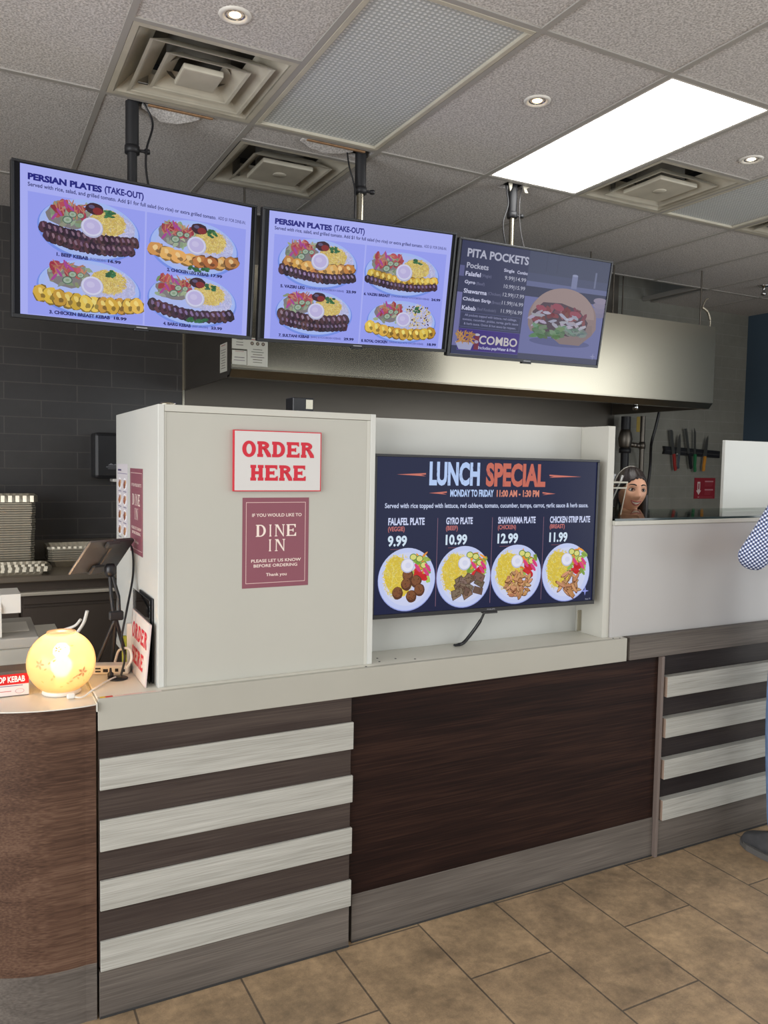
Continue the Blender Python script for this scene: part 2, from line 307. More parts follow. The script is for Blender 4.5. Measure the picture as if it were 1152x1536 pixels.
# ------------------------------------------------------------------ flat printed / displayed artwork (x right, z up, facing -y)
LAYER = 4e-5
class Art:
    def __init__(s, y=0.): s.v = []; s.f = []; s.c = []; s.y = y
    def poly(s, pts, col, lay=0, z=None):
        o = len(s.v); y = s.y - lay * LAYER; s.v += [(p[0], y, p[1]) for p in pts]; s.f.append(list(range(o, o + len(pts)))); s.c.append(col)
    def rect(s, x0, x1, z0, z1, col, lay=0): s.poly([(x0, z0), (x1, z0), (x1, z1), (x0, z1)], col, lay)
    def frame(s, x0, x1, z0, z1, t, col, lay=0):
        s.rect(x0, x1, z1 - t, z1, col, lay); s.rect(x0, x1, z0, z0 + t, col, lay); s.rect(x0, x0 + t, z0 + t, z1 - t, col, lay); s.rect(x1 - t, x1, z0 + t, z1 - t, col, lay)
    def ell(s, cx, cz, rx, rz, col, lay=0, rot=0, n=18, wob=0.):
        c, q = math.cos(rot), math.sin(rot); pts = []
        for k in range(n):
            a = 2 * PI * k / n; w = 1 + random.uniform(-wob, wob); x, z = rx * math.cos(a) * w, rz * math.sin(a) * w
            pts.append((cx + x * c - z * q, cz + x * q + z * c))
        s.poly(pts, col, lay)
    def ring(s, cx, cz, rx, rz, ix, iz, col, lay=0, a0=0., a1=2 * PI, n=28):
        for k in range(n):
            a, b = a0 + (a1 - a0) * k / n, a0 + (a1 - a0) * (k + 1) / n
            s.poly([(cx + rx * math.cos(a), cz + rz * math.sin(a)), (cx + rx * math.cos(b), cz + rz * math.sin(b)), (cx + ix * math.cos(b), cz + iz * math.sin(b)), (cx + ix * math.cos(a), cz + iz * math.sin(a))], col, lay)
    def text(s, txt, x0, x1, ztop, zbot, col, lay=3, bold=0., slant=0.):
        cu = bpy.data.curves.new('t', 'FONT'); cu.body = txt; cu.size = 1; cu.offset = bold; cu.resolution_u = 3; cu.shear = slant
        ob = bpy.data.objects.new('t', cu); me = ob.to_mesh()
        vs = [v.co.copy() for v in me.vertices]; fs = [list(p.vertices) for p in me.polygons]; ob.to_mesh_clear()
        bpy.data.objects.remove(ob); bpy.data.curves.remove(cu)
        if not vs: return
        a, b = min(v.x for v in vs), max(v.x for v in vs); c, d = min(v.y for v in vs), max(v.y for v in vs)
        sx = (x1 - x0) / max(b - a, 1e-6); sz = (ztop - zbot) / max(d - c, 1e-6); o = len(s.v); y = s.y - lay * LAYER
        s.v += [(x0 + (v.x - a) * sx, y, zbot + (v.y - c) * sz) for v in vs]
        for f in fs: s.f.append([o + i for i in f]); s.c.append(col)
    def serif(s, ch, x, z, w, h, col, sw=.22, hw=.09, se=.09, sh=.1, lay=3):
        X = lambda u: x + u * w; Z = lambda u: z + u * h
        cnt = [0]
        def R(a, b, c, d): cnt[0] += 1; s.rect(X(a), X(b), Z(c), Z(d), col, lay + .7 * cnt[0])
        def stem(a, b, top=True, bot=True):
            R(a, b, 0, 1)
            if top: R(a - se, b + se, 1 - sh, 1)
            if bot: R(a - se, b + se, 0, sh)
        if ch == 'O': s.ring(X(.5), Z(.5), w * .5, h * .52, w * (.5 - sw), h * (.52 - hw), col, lay + 9 + cnt[0])
        elif ch == 'I': stem(.5 - sw / 2, .5 + sw / 2)
        elif ch == 'H': stem(se, se + sw); stem(1 - se - sw, 1 - se); R(se, 1 - se, .5 - hw / 2, .5 + hw / 2)
        elif ch == 'D':
            stem(se, se + sw, True, True); s.ring(X(.42), Z(.5), w * .56, h * .5, w * (.56 - sw), h * (.5 - hw), col, lay + 14, -PI / 2, PI / 2)
            R(se, .43, 1 - hw, 1); R(se, .43, 0, hw)
        elif ch == 'E':
            stem(se, se + sw); R(se, .95, 1 - hw, 1); R(se, 1, 0, hw); R(se, .72, .5 - hw / 2, .5 + hw / 2)
            cnt[0] += 1; s.poly([(X(.95), Z(1)), (X(.95), Z(.72)), (X(.87), Z(.72)), (X(.78), Z(1 - hw)), (X(.78), Z(1))], col, lay + 9 + cnt[0])
            cnt[0] += 1; s.poly([(X(1), Z(0)), (X(1), Z(.3)), (X(.92), Z(.3)), (X(.8), Z(hw)), (X(.8), Z(0))], col, lay + 9 + cnt[0])
            R(.64, .74, .36, .64)
        elif ch == 'R':
            stem(se, se + sw); s.ring(X(.42), Z(.74), w * .46, h * .26, w * (.46 - sw), h * (.26 - hw), col, lay + 14, -PI / 2, PI / 2, 16)
            R(se, .43, 1 - hw, 1); R(se, .43, .48, .48 + hw)
            s.poly([(X(.42), Z(.52)), (X(.42 + sw * 1.05), Z(.52)), (X(1), Z(sh)), (X(1.04), Z(0)), (X(.74), Z(0))], col, lay + 9 + cnt[0])
        elif ch == 'N':
            R(se, se + hw, 0, 1); R(1 - se - hw, 1 - se, 0, 1); R(0, se * 2 + hw, 0, sh); R(1 - se * 2 - hw, 1, 1 - sh, 1); R(0, se + .1, 1 - sh, 1)
            s.poly([(X(se * .6), Z(1)), (X(se * .6 + sw * 1.15), Z(1)), (X(1 - se), Z(.05)), (X(1 - se), Z(-.02)), (X(1 - se - .06), Z(-.02))], col, lay + 9 + cnt[0])
    def word(s, t, x0, x1, z0, z1, col, gap=.12, widths=None, **k):
        ws = [(.55 if c == 'I' else 1.) for c in t]; tot = sum(ws) + gap * (len(t) - 1); u = (x1 - x0) / tot; x = x0
        for c, w_ in zip(t, ws): s.serif(c, x, z0, u * w_, z1 - z0, col, **k); x += u * (w_ + gap)
    def build(s, name, material, parent=None, loc=None, rot=None, backing=None):
        me = bpy.data.meshes.new(name); me.from_pydata(s.v, [], s.f); at = me.color_attributes.new('ink', 'FLOAT_COLOR', 'CORNER'); i = 0; data = []
        for f, c in zip(s.f, s.c):
            L = (*lin(c), 1.)
            for _ in f: data += L
        at.data.foreach_set('color', data); me.materials.append(M[material]); o = bpy.data.objects.new(name, me); COL.objects.link(o)
        if parent: o.parent = parent
        if loc: o.location = loc
        if rot: o.rotation_euler = rot
        return o
def jit(c, a): 
    d = random.uniform(-a, a); return tuple(max(0, min(255, v + d + random.uniform(-a * .4, a * .4))) for v in c)
def mixc(c, t, k): return tuple(a * (1 - k) + b * k for a, b in zip(c, t))

def slab(art, x0, x1, z0, z1, t, name, material, parent=None, **k):   # printed sheet or board with real thickness, art on its face
    n = len(art.v); y = art.y + .0002
    for P in ([(x0, y, z0), (x1, y, z0), (x1, y, z1), (x0, y, z1)],): pass
    A = [(x0, z0), (x1, z0), (x1, z1), (x0, z1)]; o = len(art.v); base = art.c[0] if art.c else (230, 230, 230)
    art.v += [(p[0], art.y + .0001, p[1]) for p in A] + [(p[0], art.y + t, p[1]) for p in A]
    for f in ([0, 1, 2, 3], [7, 6, 5, 4], [0, 4, 5, 1], [1, 5, 6, 2], [2, 6, 7, 3], [3, 7, 4, 0]): art.f.append([o + i for i in f]); art.c.append(base)
    return art.build(name, material, parent, **k)

# ------------------------------------------------------------------ structure: room shell
HC = 3.055
GX = [-3.0 - .11 + 0 * .61, -2.55, -1.94, -1.33, -.72, -.11, .5, 1.112, 1.727, 2.335, 2.918, 3.53, 4.145, 4.76, 5.37, 5.97, 6.63]
GY = [-3.85, -2.63, -1.41, -.2, 1.01, 2.222, 3.43, 4.64, 5.25]
b = MB(); b.box(-3.1, 6.75, -3.6, 5.4, -.1, 0, 0); fl = struct(b.build('floor', 'floor', local=True))
# shift the tile pattern so that joints fall where the photo shows them
for nd in M['floor'].node_tree.nodes:
    if nd.type == 'MAPPING': nd.inputs['Location'].default_value = (.387, -.094, 0)
# wall at the back: dark tiles left, same tiles right with stronger light in their colour, stainless sheet behind the hood
b = MB(); b.box(-3.1, 1.26, 5.25, 5.4, 0, HC, 0); struct(b.build('wall_back_left', 'tile_wall', local=True))
b = MB(); b.box(1.26, 4.98, 5.25, 5.4, 0, HC + .5, 0); struct(b.build('wall_back_centre', 'steel_dark', local=True))
b = MB(); b.box(4.98, 6.63, 5.25, 5.4, 0, HC + .5, 0); struct(b.build('wall_back_right', 'tile_wall_lit', local=True))
b = MB(); b.box(6.63, 6.75, 2.1, 5.4, 0, HC, 0); struct(b.build('wall_right', 'blue_wall', local=True))
b = MB(); b.box(6.63, 6.75, -3.6, 2.1, 0, .2, 0).box(6.63, 6.75, -3.6, 2.1, 2.96, HC, 0); struct(b.build('wall_right_sill', 'plain_wall', local=True))
b = MB()
for y in (2.07, .8, -.5, -1.8, -3.1): b.box(6.64, 6.70, y - .025, y + .025, .2, 2.96, .002)
struct(b.build('window_1', 'black_matte', local=True))
b = MB(); b.box(-3.2, -3.1, -3.6, 5.4, 0, HC, 0); struct(b.build('wall_left', 'plain_wall', local=True))
b = MB(); b.box(-3.2, 6.75, -3.7, -3.6, 0, .35, 0).box(-3.2, 6.75, -3.7, -3.6, 2.85, HC, 0); struct(b.build('wall_front', 'plain_wall', local=True))
b = MB(); b.box(1.2515, 1.2665, 5.243, 5.2495, 0, 2.6, .001); struct(b.build('trim_1', 'steel', local=True))
# ceiling tiles with the openings the fixtures sit in
HOLES = [(1.112, 1.727, 2.222, 3.43), (2.335, 2.918, 2.222, 3.43), (.5, 1.112, 2.822, 3.43), (2.918, 3.53, 2.822, 3.43), (3.53, 4.145, 2.222, 3.43),
         (1.127, 1.712, 3.622, 4.207), (4.145, 4.76, 2.822, 3.43), (-1.33, -.72, -.2, 1.01), (1.727, 2.335, -.2, 1.01), (4.145, 4.76, -.2, 1.01), (.5, 1.112, -2.63, -1.41), (2.918, 3.53, -2.63, -1.41),
         (.60, .80, 3.445, 3.52), (1.62, 1.715, 3.445, 3.55), (2.49, 2.62, 3.445, 3.54)]
xs = sorted(set([-3.1] + [g for g in GX if g > -3.1] + [h[i] for h in HOLES for i in (0, 1)])); ys = sorted(set([-3.6, 5.25] + [g for g in GY if -3.6 < g < 5.25] + [h[i] for h in HOLES for i in (2, 3)]))
b = MB()
def inhole(x, y):
    for h in HOLES:
        if h[0] < x < h[1] and h[2] < y < h[3]: return True
    return x > 1.3 and x < 5.27 and y > 4.65
for i in range(len(xs) - 1):
    for j in range(len(ys) - 1):
        if inhole((xs[i] + xs[i + 1]) / 2, (ys[j] + ys[j + 1]) / 2): continue
        b.box(xs[i], xs[i + 1], ys[j], ys[j + 1], HC, HC + .018, 0)
struct(b.build('ceiling', 'ceiling', local=True))
b = MB(); b.box(-3.2, 6.75, -3.7, 5.4, HC + .5, HC + .55, 0); struct(b.build('ceiling_plenum', 'plenum', local=True))
b = MB(); t = .0115
for x in GX[1:-1]: b.box(x - t, x + t, -3.6, 4.64 if 1.3 < x < 5.27 else 5.25, HC - .005, HC + .03, 0)
for y in GY[1:-1]: b.box(-3.1, 6.63, y - t, y + t, HC - .0052, HC + .03, 0)
for (x0, x1, y) in ((.5, 1.112, 2.822), (2.918, 3.53, 2.822), (4.145, 4.76, 2.822), (1.112, 1.727, 3.611), (1.112, 1.727, 4.218)): b.box(x0, x1, y - t, y + t, HC - .0051, HC + .03, 0)
b.box(5.258, 5.282, 4.64, 5.25, HC - .0045, HC + .03, 0)
struct(b.build('trim_2', 'tbar', local=True))

# ------------------------------------------------------------------ ceiling fixtures
def light_panel(x0, x1, y0, y1, label, glow='panel_glow'):
    t = thing('ceiling_light_panel', label, 'ceiling light', ((x0 + x1) / 2, (y0 + y1) / 2, HC - .004), group='lit ceiling panels')
    f = MB()
    for a in ((x0, x1, y0, y0 + .012), (x0, x1, y1 - .012, y1), (x0, x0 + .012, y0 + .012, y1 - .012), (x1 - .012, x1, y0 + .012, y1 - .012)): f.box(*a, HC - .004, HC + .05, .001)
    f.build('frame', 'white_plastic', t)
    MB().box(x0 + .012, x1 - .012, y0 + .012, y1 - .012, HC + .002, HC + .012, 0).build('diffuser_sheet', glow, t)
    return t
light_panel(2.3475, 2.9055, 2.2345, 3.4175, 'bright white rectangular ceiling light panel above the right end of the counter', 'panel_bright')
light_panel(-1.317, -.733, -.187, .997, 'added unseen lit panel over the dining floor at far left, behind the viewpoint')  # unseen panels, added from here on to light the counter fronts
light_panel(1.740, 2.322, -.187, .997, 'added unseen lit panel over the dining floor in the middle, behind the viewpoint')
light_panel(4.158, 4.747, -.187, .997, 'added unseen lit panel over the dining floor at far right, behind the viewpoint')
light_panel(.513, 1.099, -2.617, -1.423, 'added unseen lit panel near the shop front at left, behind the viewpoint')
light_panel(2.931, 3.517, -2.617, -1.423, 'added unseen lit panel near the shop front at right, behind the viewpoint')

def return_grille(x0, x1, y0, y1, label):
    t = thing('air_return_grille', label, 'vent', ((x0 + x1) / 2, (y0 + y1) / 2, HC - .006), group='perforated air return grilles')
    f = MB(); w = .022
    for a in ((x0, x1, y0, y0 + w), (x0, x1, y1 - w, y1), (x0, x0 + w, y0 + w, y1 - w), (x1 - w, x1, y0 + w, y1 - w)): f.box(*a, HC - .006, HC + .02, .002)
    f.build('frame', 'offwhite_paint', t)
    MB().box(x0 + w, x1 - w, y0 + w, y1 - w, HC + .006, HC + .012, 0).build('perforated_sheet', 'perf', t)
return_grille(1.124, 1.715, 2.234, 3.418, 'grey perforated return grille in the ceiling between the nearest square diffuser and the light panel')
return_grille(3.542, 4.133, 2.234, 3.418, 'grey perforated return grille at right edge, beyond the white downlight')

def diffuser(x0, x1, y0, y1, label, rings, hub, dusty='offwhite_paint', deep=.0):
    cx, cy, h = (x0 + x1) / 2, (y0 + y1) / 2, (x1 - x0) / 2
    t = thing('air_diffuser', label, 'vent', (cx, cy, HC - .008), group='square ceiling air diffusers')
    def band(mb, a0, z0, a1, z1, th=.003):
        o = []
        for a, z in ((a0, z0), (a1, z1), (a1 - th * 1.5, z1 + th), (a0 - th * 1.5, z0 + th)):
            o += [(cx - a, cy - a, z), (cx + a, cy - a, z), (cx + a, cy + a, z), (cx - a, cy + a, z)]
        fs = []
        for i in range(4):
            j = (i + 1) % 4
            for k in range(4): fs.append([i * 4 + k, i * 4 + (k + 1) % 4, j * 4 + (k + 1) % 4, j * 4 + k])
        mb.add(o, fs)
    f = MB(); band(f, h, HC - .006, h - .022, HC - .006); band(f, h - .022, HC - .006, h - .105, HC + .07); f.build('frame', dusty, t)
    b = MB(); hh = h - .06; b.box(cx - hh, cx + hh, cy - hh, cy + hh, HC + .12, HC + .125, 0); b.lathe([(.12, 0), (.12, .1)], (cx, cy, HC + .015), 32, cap=False)
    b.build('duct_box', 'grey_paint', t)
    for a in rings:
        r = MB(); band(r, a, HC - .012, a + .012, HC - .014); band(r, a + .012, HC - .014, a - .06, HC + .036); r.build('louvre_ring', dusty, t)
    c = MB(); c.box(cx - hub, cx + hub, cy - hub, cy + hub, HC - .016, HC + .006, .006)
    if deep: c.lathe([(.004, -.004), (.03, -.003), (.034, 0)], (cx, cy, HC - .016), 24)
    c.build('centre_plate', dusty, t)
    for sx, sy in ((-.6, .55), (.5, .5)): MB().box(cx + sx * h - .02, cx + sx * h + .02, cy + sy * h - .006, cy + sy * h + .006, HC + .0, HC + .09, .002).build('clip', 'chrome', t)
diffuser(.512, 1.100, 2.834, 3.418, 'nearest square ceiling diffuser of nested dusty rings, above the leftmost menu screen', (.215, .145), .076)
diffuser(1.127, 1.712, 3.622, 4.207, 'square ceiling diffuser in shade, behind the poles of the two blue menu screens', (.19,), .13, deep=1)
diffuser(2.930, 3.518, 2.834, 3.418, 'square ceiling diffuser right beside the bright light panel', (.19,), .13, deep=1)
diffuser(4.157, 4.748, 2.834, 3.418, 'square ceiling diffuser cut off by the right edge, beyond the far return grille', (.215, .145), .076)

def downlight(x, y, label, lens):
    t = thing('recessed_downlight', label, 'ceiling light', (x, y, HC - .008), group='small round recessed downlights')
    MB().lathe([(.030, .006), (.034, -.002), (.044, -.007), (.052, -.005), (.054, 0)], (x, y, HC), 36, cap=False).build('trim_ring', 'white_plastic', t)
    MB().lathe([(.031, -.001), (.024, .004)], (x, y, HC - .001), 28, cap=False).build('reflector', 'chrome', t)
    MB().lathe([(.0001, -.005), (.014, -.004), (.02, .0), (.024, .004)], (x, y, HC), 28).build('lens', lens, t)
    l = bpy.data.lights.new('downlight_beam', 'SPOT'); l.energy = DL_POWER; l.spot_size = math.radians(100); l.spot_blend = .6; l.shadow_soft_size = .02; l.color = (1, .86, .66)
    o = bpy.data.objects.new('downlight_beam', l); o.location = (0, 0, -.012); o.parent = t; COL.objects.link(o)
downlight(.80, 2.643, 'round downlight glowing warm, in the tile before the nearest square diffuser', 'lens_warm')
downlight(2.043, 2.646, 'round downlight in the tile between the large return grille and the light panel', 'lens_warm')
downlight(3.293, 2.631, 'round downlight at far right, past the bright light panel', 'lens_cool')

# ------------------------------------------------------------------ counter run
YF = 2.306
t = thing('curved_counter', 'curved dark walnut counter end with a grey kick board, under the glowing globe lamp', 'counter', (.1, 2.7, 0))
R_, cxc, cyc = .40, .24, 2.692
def arcp(r, a0=78, a1=180, n=28): return [(cxc + r * math.cos(math.radians(a)), cyc - r * math.sin(math.radians(a))) for a in [a0 + (a1 - a0) * k / n for k in range(n + 1)]]
RB = .385
pf = [(.312, cyc - RB)] + arcp(RB, 80)[1:] + [(cxc - RB, 3.5)]
pb = [(p[0], p[1]) for p in pf]
def wallstrip(poly, th, z0, z1):
    inner = []
    for i, p in enumerate(poly):
        a = Vector(poly[max(0, i - 1)]); c = Vector(poly[min(len(poly) - 1, i + 1)]); d = (c - a).normalized(); nrm = Vector((d.y, -d.x))
        if nrm.dot(Vector((cxc, 3.0)) - Vector(p)) < 0: nrm = -nrm
        q = Vector(p) + nrm * th; inner.append((q.x, q.y))
    mb = MB(); n = len(poly)
    for i in range(n - 1):
        P = [poly[i], poly[i + 1], inner[i + 1], inner[i]]
        mb.add([(p[0], p[1], z0) for p in P] + [(p[0], p[1], z1) for p in P], [[0, 1, 5, 4], [2, 3, 7, 6], [4, 5, 6, 7], [3, 2, 1, 0]] + ([[0, 4, 7, 3]] if i == 0 else []) + ([[1, 2, 6, 5]] if i == n - 2 else []))
    return mb
wallstrip(pf, .018, .168, .9135).build('front_panel', 'wood_curve', t)
wallstrip(pf, .018, 0, .168).build('kick_board', 'wood_grey', t)
tp = [(.3145, 2.301)] + arcp(R_, 80)[1:] + [(cxc - R_, 3.5), (.3145, 3.5)]
MB().prism(tp, .914, .917).build('countertop', 'worktop_top_lit', t)
MB().box(.3125, .3165, 2.297, 2.72, .895, .921, .001).build('joint_strip', 'cream_edge', t)

def striped_module(x0, x1, label, zs, px0, px1, yp, dark, kick_y, edge, band=None):
    t = thing('counter_unit', label, 'counter', ((x0 + x1) / 2, yp + .1, 0), group='striped counter fronts')
    MB().box(px0, px1, yp, yp + .018, .15, .837, .001).build('panel', dark, t)
    MB().box(px0, px1, kick_y, kick_y + .018 + (yp - kick_y), 0, zs[-1][1] - .001, .001).build('kick_board', 'wood_grey', t)
    for (a, c) in zs:
        MB().box(x0, x1, YF - (.010 if edge else .006), yp, c, a, .001).build('slat', 'slat', t)
        if edge: MB().box(x0 - .0012, x0, YF - .009, yp, c + .001, a - .001, .0003).build('slat_end', 'slat_edge', t)
    MB().box(px0, px1, kick_y - .004, kick_y - .0002, 0, .006, .001).build('dirty_sealant', 'plenum', t)
    if band:
        MB().box(px0 - .19, px1, YF, YF + .05, .838, .929, .0015).build('top_rail', 'wood_grey', t)
    return t
ZS = [(.757, .668), (.580, .491), (.405, .318), (.228, .140)]
striped_module(.3215, 1.1065, 'striped counter front left of the plain walnut panel, four whitewashed slats on charcoal', ZS, .3185, 1.102, YF + .003, 'wood_stripe', YF - .001, False)
ZR = [(.751, .667), (.579, .498), (.406, .325), (.237, .152)]
striped_module(2.516, 4.6, 'striped counter front right of the plain walnut panel, beside the customer in jeans', ZR, 2.503, 4.6, YF + .024, 'wood_right', YF + .004, True, band=True)
t = thing('counter_unit', 'plain dark walnut counter front in the middle, between the two striped fronts', 'counter', (1.81, 2.42, 0))
MB().box(1.104, 2.487, 2.322, 2.340, .164, .837, .001).build('panel', 'wood_dark', t)
MB().box(1.1185, 2.487, 2.320, 2.340, 0, .164, .001).build('kick_board', 'wood_grey', t)
MB().box(1.1185, 2.487, 2.3165, 2.3198, 0, .006, .001).build('dirty_sealant', 'plenum', t)
MB().box(2.4875, 2.502, 2.302, 2.345, 0, .837, .001).build('edge_strip', mat('grey_brown_edge_band', (112, 99, 92), .5), t)
# carcass sides behind the fronts carry the worktops
b = MB()
for x in (.335, .98, 1.65, 2.30, 2.95, 3.6, 4.25): b.box(x, x + .018, 2.36, 2.72, 0, .836, .001)
b.box(.335, 4.268, 2.72, 2.738, 0, .836, .001); tag(b.build('counter_carcass', 'kitchen_dark'), 'dark cabinet carcass standing behind the counter fronts and carrying the worktop', 'cabinet')
t = thing('worktop', 'long white worktop with a thick front edge on top of the striped and walnut fronts', 'worktop', (1.3, 2.6, .8375))
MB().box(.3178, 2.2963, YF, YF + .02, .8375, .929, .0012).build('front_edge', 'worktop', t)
MB().box(.3178, 2.2963, YF + .02, 2.66, .905, .929, .0008).box(.49, 2.2963, 2.66, 3.1, .905, .929, .0008).build('top_board', 'worktop_top_lit', t)
b = MB()
for (x, y) in ((1.23, 2.365), (1.30, 2.38), (1.245, 2.41), (1.36, 2.35), (2.24, 2.325), (2.268, 2.318), (1.16, 2.325)): b.lathe([(.004, 0), (.003, .0012), (.0005, .0015)], (x, y, .929), 8)
tag(b.build('crumbs', 'dark_grey'), 'few dark specks and crumbs on the worktop below the lunch screen', 'crumbs')['kind'] = 'stuff'

# white partition cabinet with the ordering signs
BX0, BX1, BY0, BY1, BZ0, BZ1 = .4907, 1.193, 2.348, 3.069, .929, 1.7575
t = thing('sign_cabinet', 'tall white boxed partition on the worktop carrying the ordering signs', 'cabinet', ((BX0 + BX1) / 2, (BY0 + BY1) / 2, BZ0))
MB().box(BX0 + .019, BX1 - .019, BY0 + .003, BY0 + .02, BZ0, BZ1 - .021, .0008).build('front_panel', 'white_front_dimmed', t)
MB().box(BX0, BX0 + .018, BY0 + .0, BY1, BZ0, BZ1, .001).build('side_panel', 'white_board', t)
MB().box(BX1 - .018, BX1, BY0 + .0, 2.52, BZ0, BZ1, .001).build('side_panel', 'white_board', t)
MB().box(BX0 + .0185, BX1 - .0185, BY0 + .001, BY1, BZ1 - .02, BZ1, .001).build('top_rail', 'cream_edge', t)
MB().box(BX0 + .0185, BX0 + .0225, BY0 + .0015, BY0 + .01, BZ0, BZ1 - .021, .0003).build('edge_strip', 'cream_edge', t)
MB().box(BX1 - .03, BX1 - .0185, BY0 + .0012, BY0 + .01, BZ0, BZ1 - .021, .0003).build('edge_strip', 'cream_edge', t)

# bay that frames the lunch screen
t = thing('screen_alcove', 'open white alcove on the worktop behind the lunch special screen', 'cabinet', (1.7, 2.5, .929))
MB().box(BX1 + .001, 2.2, 2.50, 2.518, .929, 1.757, .001).build('back_panel', 'white_board', t)
MB().box(2.2005, 2.2345, 2.346, 2.60, .929, 1.757, .001).build('side_panel', 'cream_edge', t)
MB().box(2.180, 2.1995, 2.465, 2.469, .935, 1.02, .0005).build('bracket', 'steel', t)

# pale upstand right of the alcove, its cap and the glass on it
t = thing('counter_upstand', 'wide pale grey upstand panel right of the alcove, behind the customer arm', 'counter', (3.4, 2.35, .929))
MB().box(2.236, 4.6, 2.336, 2.354, .929, 1.372, .001).build('panel', 'grey_white', t)
MB().box(2.2355, 4.6, 2.330, 2.40, 1.372, 1.389, .002).build('cap_rail', 'cream_edge', t)
t = thing('glass_shelf', 'clear greenish glass shelf lying on the pale upstand', 'glass shelf', (3.4, 2.6, 1.389))
MB().box(2.2365, 4.6, 2.336, 2.835, 1.390, 1.3985, 0).build('pane', 'glass', t)
MB().box(2.2365, 4.6, 2.3335, 2.336, 1.3895, 1.3985, 0).build('front_edge', 'glass_edge', t)
b = MB(); b.box(3.455, 4.55, 2.84, 2.858, 0, 1.747, .001)
tag(b.build('white_board_panel', 'white_board'), 'plain white tall panel standing behind the glass shelf at the right edge', 'panel')
t = thing('food_table', 'stainless prep table with food pans below the glass shelf', 'table', (2.85, 2.6, 0))
MB().box(2.32, 3.43, 2.45, 2.81, .86, .90, .002).build('table_top', 'steel_warm', t)
for x in (2.76, 3.38):
    for y in (2.5, 2.78): MB().tube([(x, y, 0), (x, y, .86)], .018, 10).build('leg', 'steel_warm', t)

# ------------------------------------------------------------------ signs on the partition
CRM = (204, 201, 198); RED = (196, 40, 56); MAR = (132, 78, 90)
def order_here(a, w, h, dx=0., red=RED, ground=CRM, rim=RED):
    a.rect(-w / 2, w / 2, -h / 2, h / 2, rim, 0); k = .003; a.rect(-w / 2 + k, w / 2 - k, -h / 2 + k, h / 2 - k, ground, 1)
    st = dict(sw=.30, hw=.2, se=.07, sh=.2, lay=3)
    a.word('ORDER', -.116 + dx, .116 + dx, .012, .060, red, gap=.1, **st); a.word('HERE', -.090 + dx, .090 + dx, -.060, -.012, red, gap=.1, **st)
a = Art(); order_here(a, .284, .185)
o = slab(a, -.142, .142, -.0925, .0925, .012, 'order_sign', 'ink', loc=(.8535, BY0 - .0105, 1.599)); tag(o, 'white ORDER HERE sign with red letters on the partition front, above the DINE IN poster', 'sign')
def dine_in(a):
    w, h = .217, .279; a.rect(-w / 2, w / 2, -h / 2, h / 2, MAR, 0); C = (232, 216, 206)
    a.frame(-w / 2 + .011, w / 2 - .011, -h / 2 + .014, h / 2 - .014, .0016, (214, 186, 180), 2)
    a.text('IF YOU WOULD LIKE TO', -.078, .084, .0905, .0805, C, bold=.012)
    st = dict(sw=.23, hw=.085, se=.09, sh=.06, lay=3)
    a.word('DINE', -.066, .066, .019, .056, C, gap=.16, **st); a.word('IN', -.029, .030, -.027, .010, C, gap=.2, **st)
    a.text('PLEASE LET US KNOW', -.080, .083, -.051, -.0605, C, bold=.012); a.text('BEFORE ORDERING', -.072, .071, -.0665, -.076, C, bold=.012)
    a.text('Thank you', -.032, .036, -.095, -.1075, C, bold=.012)
a = Art(); dine_in(a); o = slab(a, -.1085, .1085, -.1395, .1395, .0006, 'dine_in_poster', 'ink', loc=(.8525, BY0 + .0022, 1.347)); tag(o, 'maroon DINE IN poster on the partition front, below the ORDER HERE sign', 'poster')
a = Art(); dine_in(a); o = slab(a, -.1085, .1085, -.1395, .1395, .0006, 'dine_in_poster', 'ink', loc=(BX0 - .0008, 2.678, 1.428), rot=(0, 0, -PI / 2)); tag(o, 'maroon DINE IN poster seen edge-on, on the left side of the partition', 'poster')
a = Art(); a.rect(-.105, .105, -.125, .125, (206, 200, 204), 0); a.rect(-.09, -.02, .1, .106, (70, 62, 100), 2); a.rect(-.095, .095, .09, .092, (130, 120, 150), 2)
for r in range(4):
    for c in range(2):
        x = -.05 + c * .1; z = .055 - r * .055; a.ell(x, z, .036, .021, (238, 236, 240), 2); a.ell(x - .008, z - .003, .024, .013, jit((150, 92, 60), 18), 3, wob=.15); a.ell(x + .014, z + .006, .014, .009, (196, 150, 110), 4, wob=.15); a.ell(x - .012, z + .009, .01, .006, (120, 60, 70), 4)
        a.rect(x - .03, x + .03, z - .0285, z - .0255, (112, 104, 132), 2)
o = slab(a, -.105, .105, -.125, .125, .0005, 'menu_sheet', 'ink', loc=(BX0 - .0007, 2.94, 1.455), rot=(0, 0, -PI / 2)); tag(o, 'white menu sheet with rows of dish pictures, on the partition side behind the maroon poster', 'menu')
# ------------------------------------------------------------------ televisions
def blob_row(a, path, n, rx, rz, cols, lay, hi=None, wob=.12, tilt=.5):
    for i in range(n):
        u = i / (n - 1); x, z = path(u); c = jit(random.choice(cols), 12)
        x2, z2 = path(min(1, u + .02)); x1, z1 = path(max(0, u - .02)); an = math.atan2(z2 - z1, x2 - x1)
        L = lay + (i % 3); a.ell(x, z - rz * .06, rx * 1.16, rz * 1.2, mixc(c, (0, 0, 0), .4), L - .5, an + .3, 14, wob); a.ell(x, z, rx * 1.05, rz * 1.12, c, L, an + tilt * random.uniform(-.5, .8), 14, wob)
        if hi: a.ell(x - rx * .1, z + rz * .32, rx * .3, rz * .5, jit(hi, 10), L + 3, an + .5, 9, .25)
        a.ell(x + rx * .25, z - rz * .35, rx * .35, rz * .35, mixc(c, (0, 0, 0), .35), L + 3, an, 9, .25)
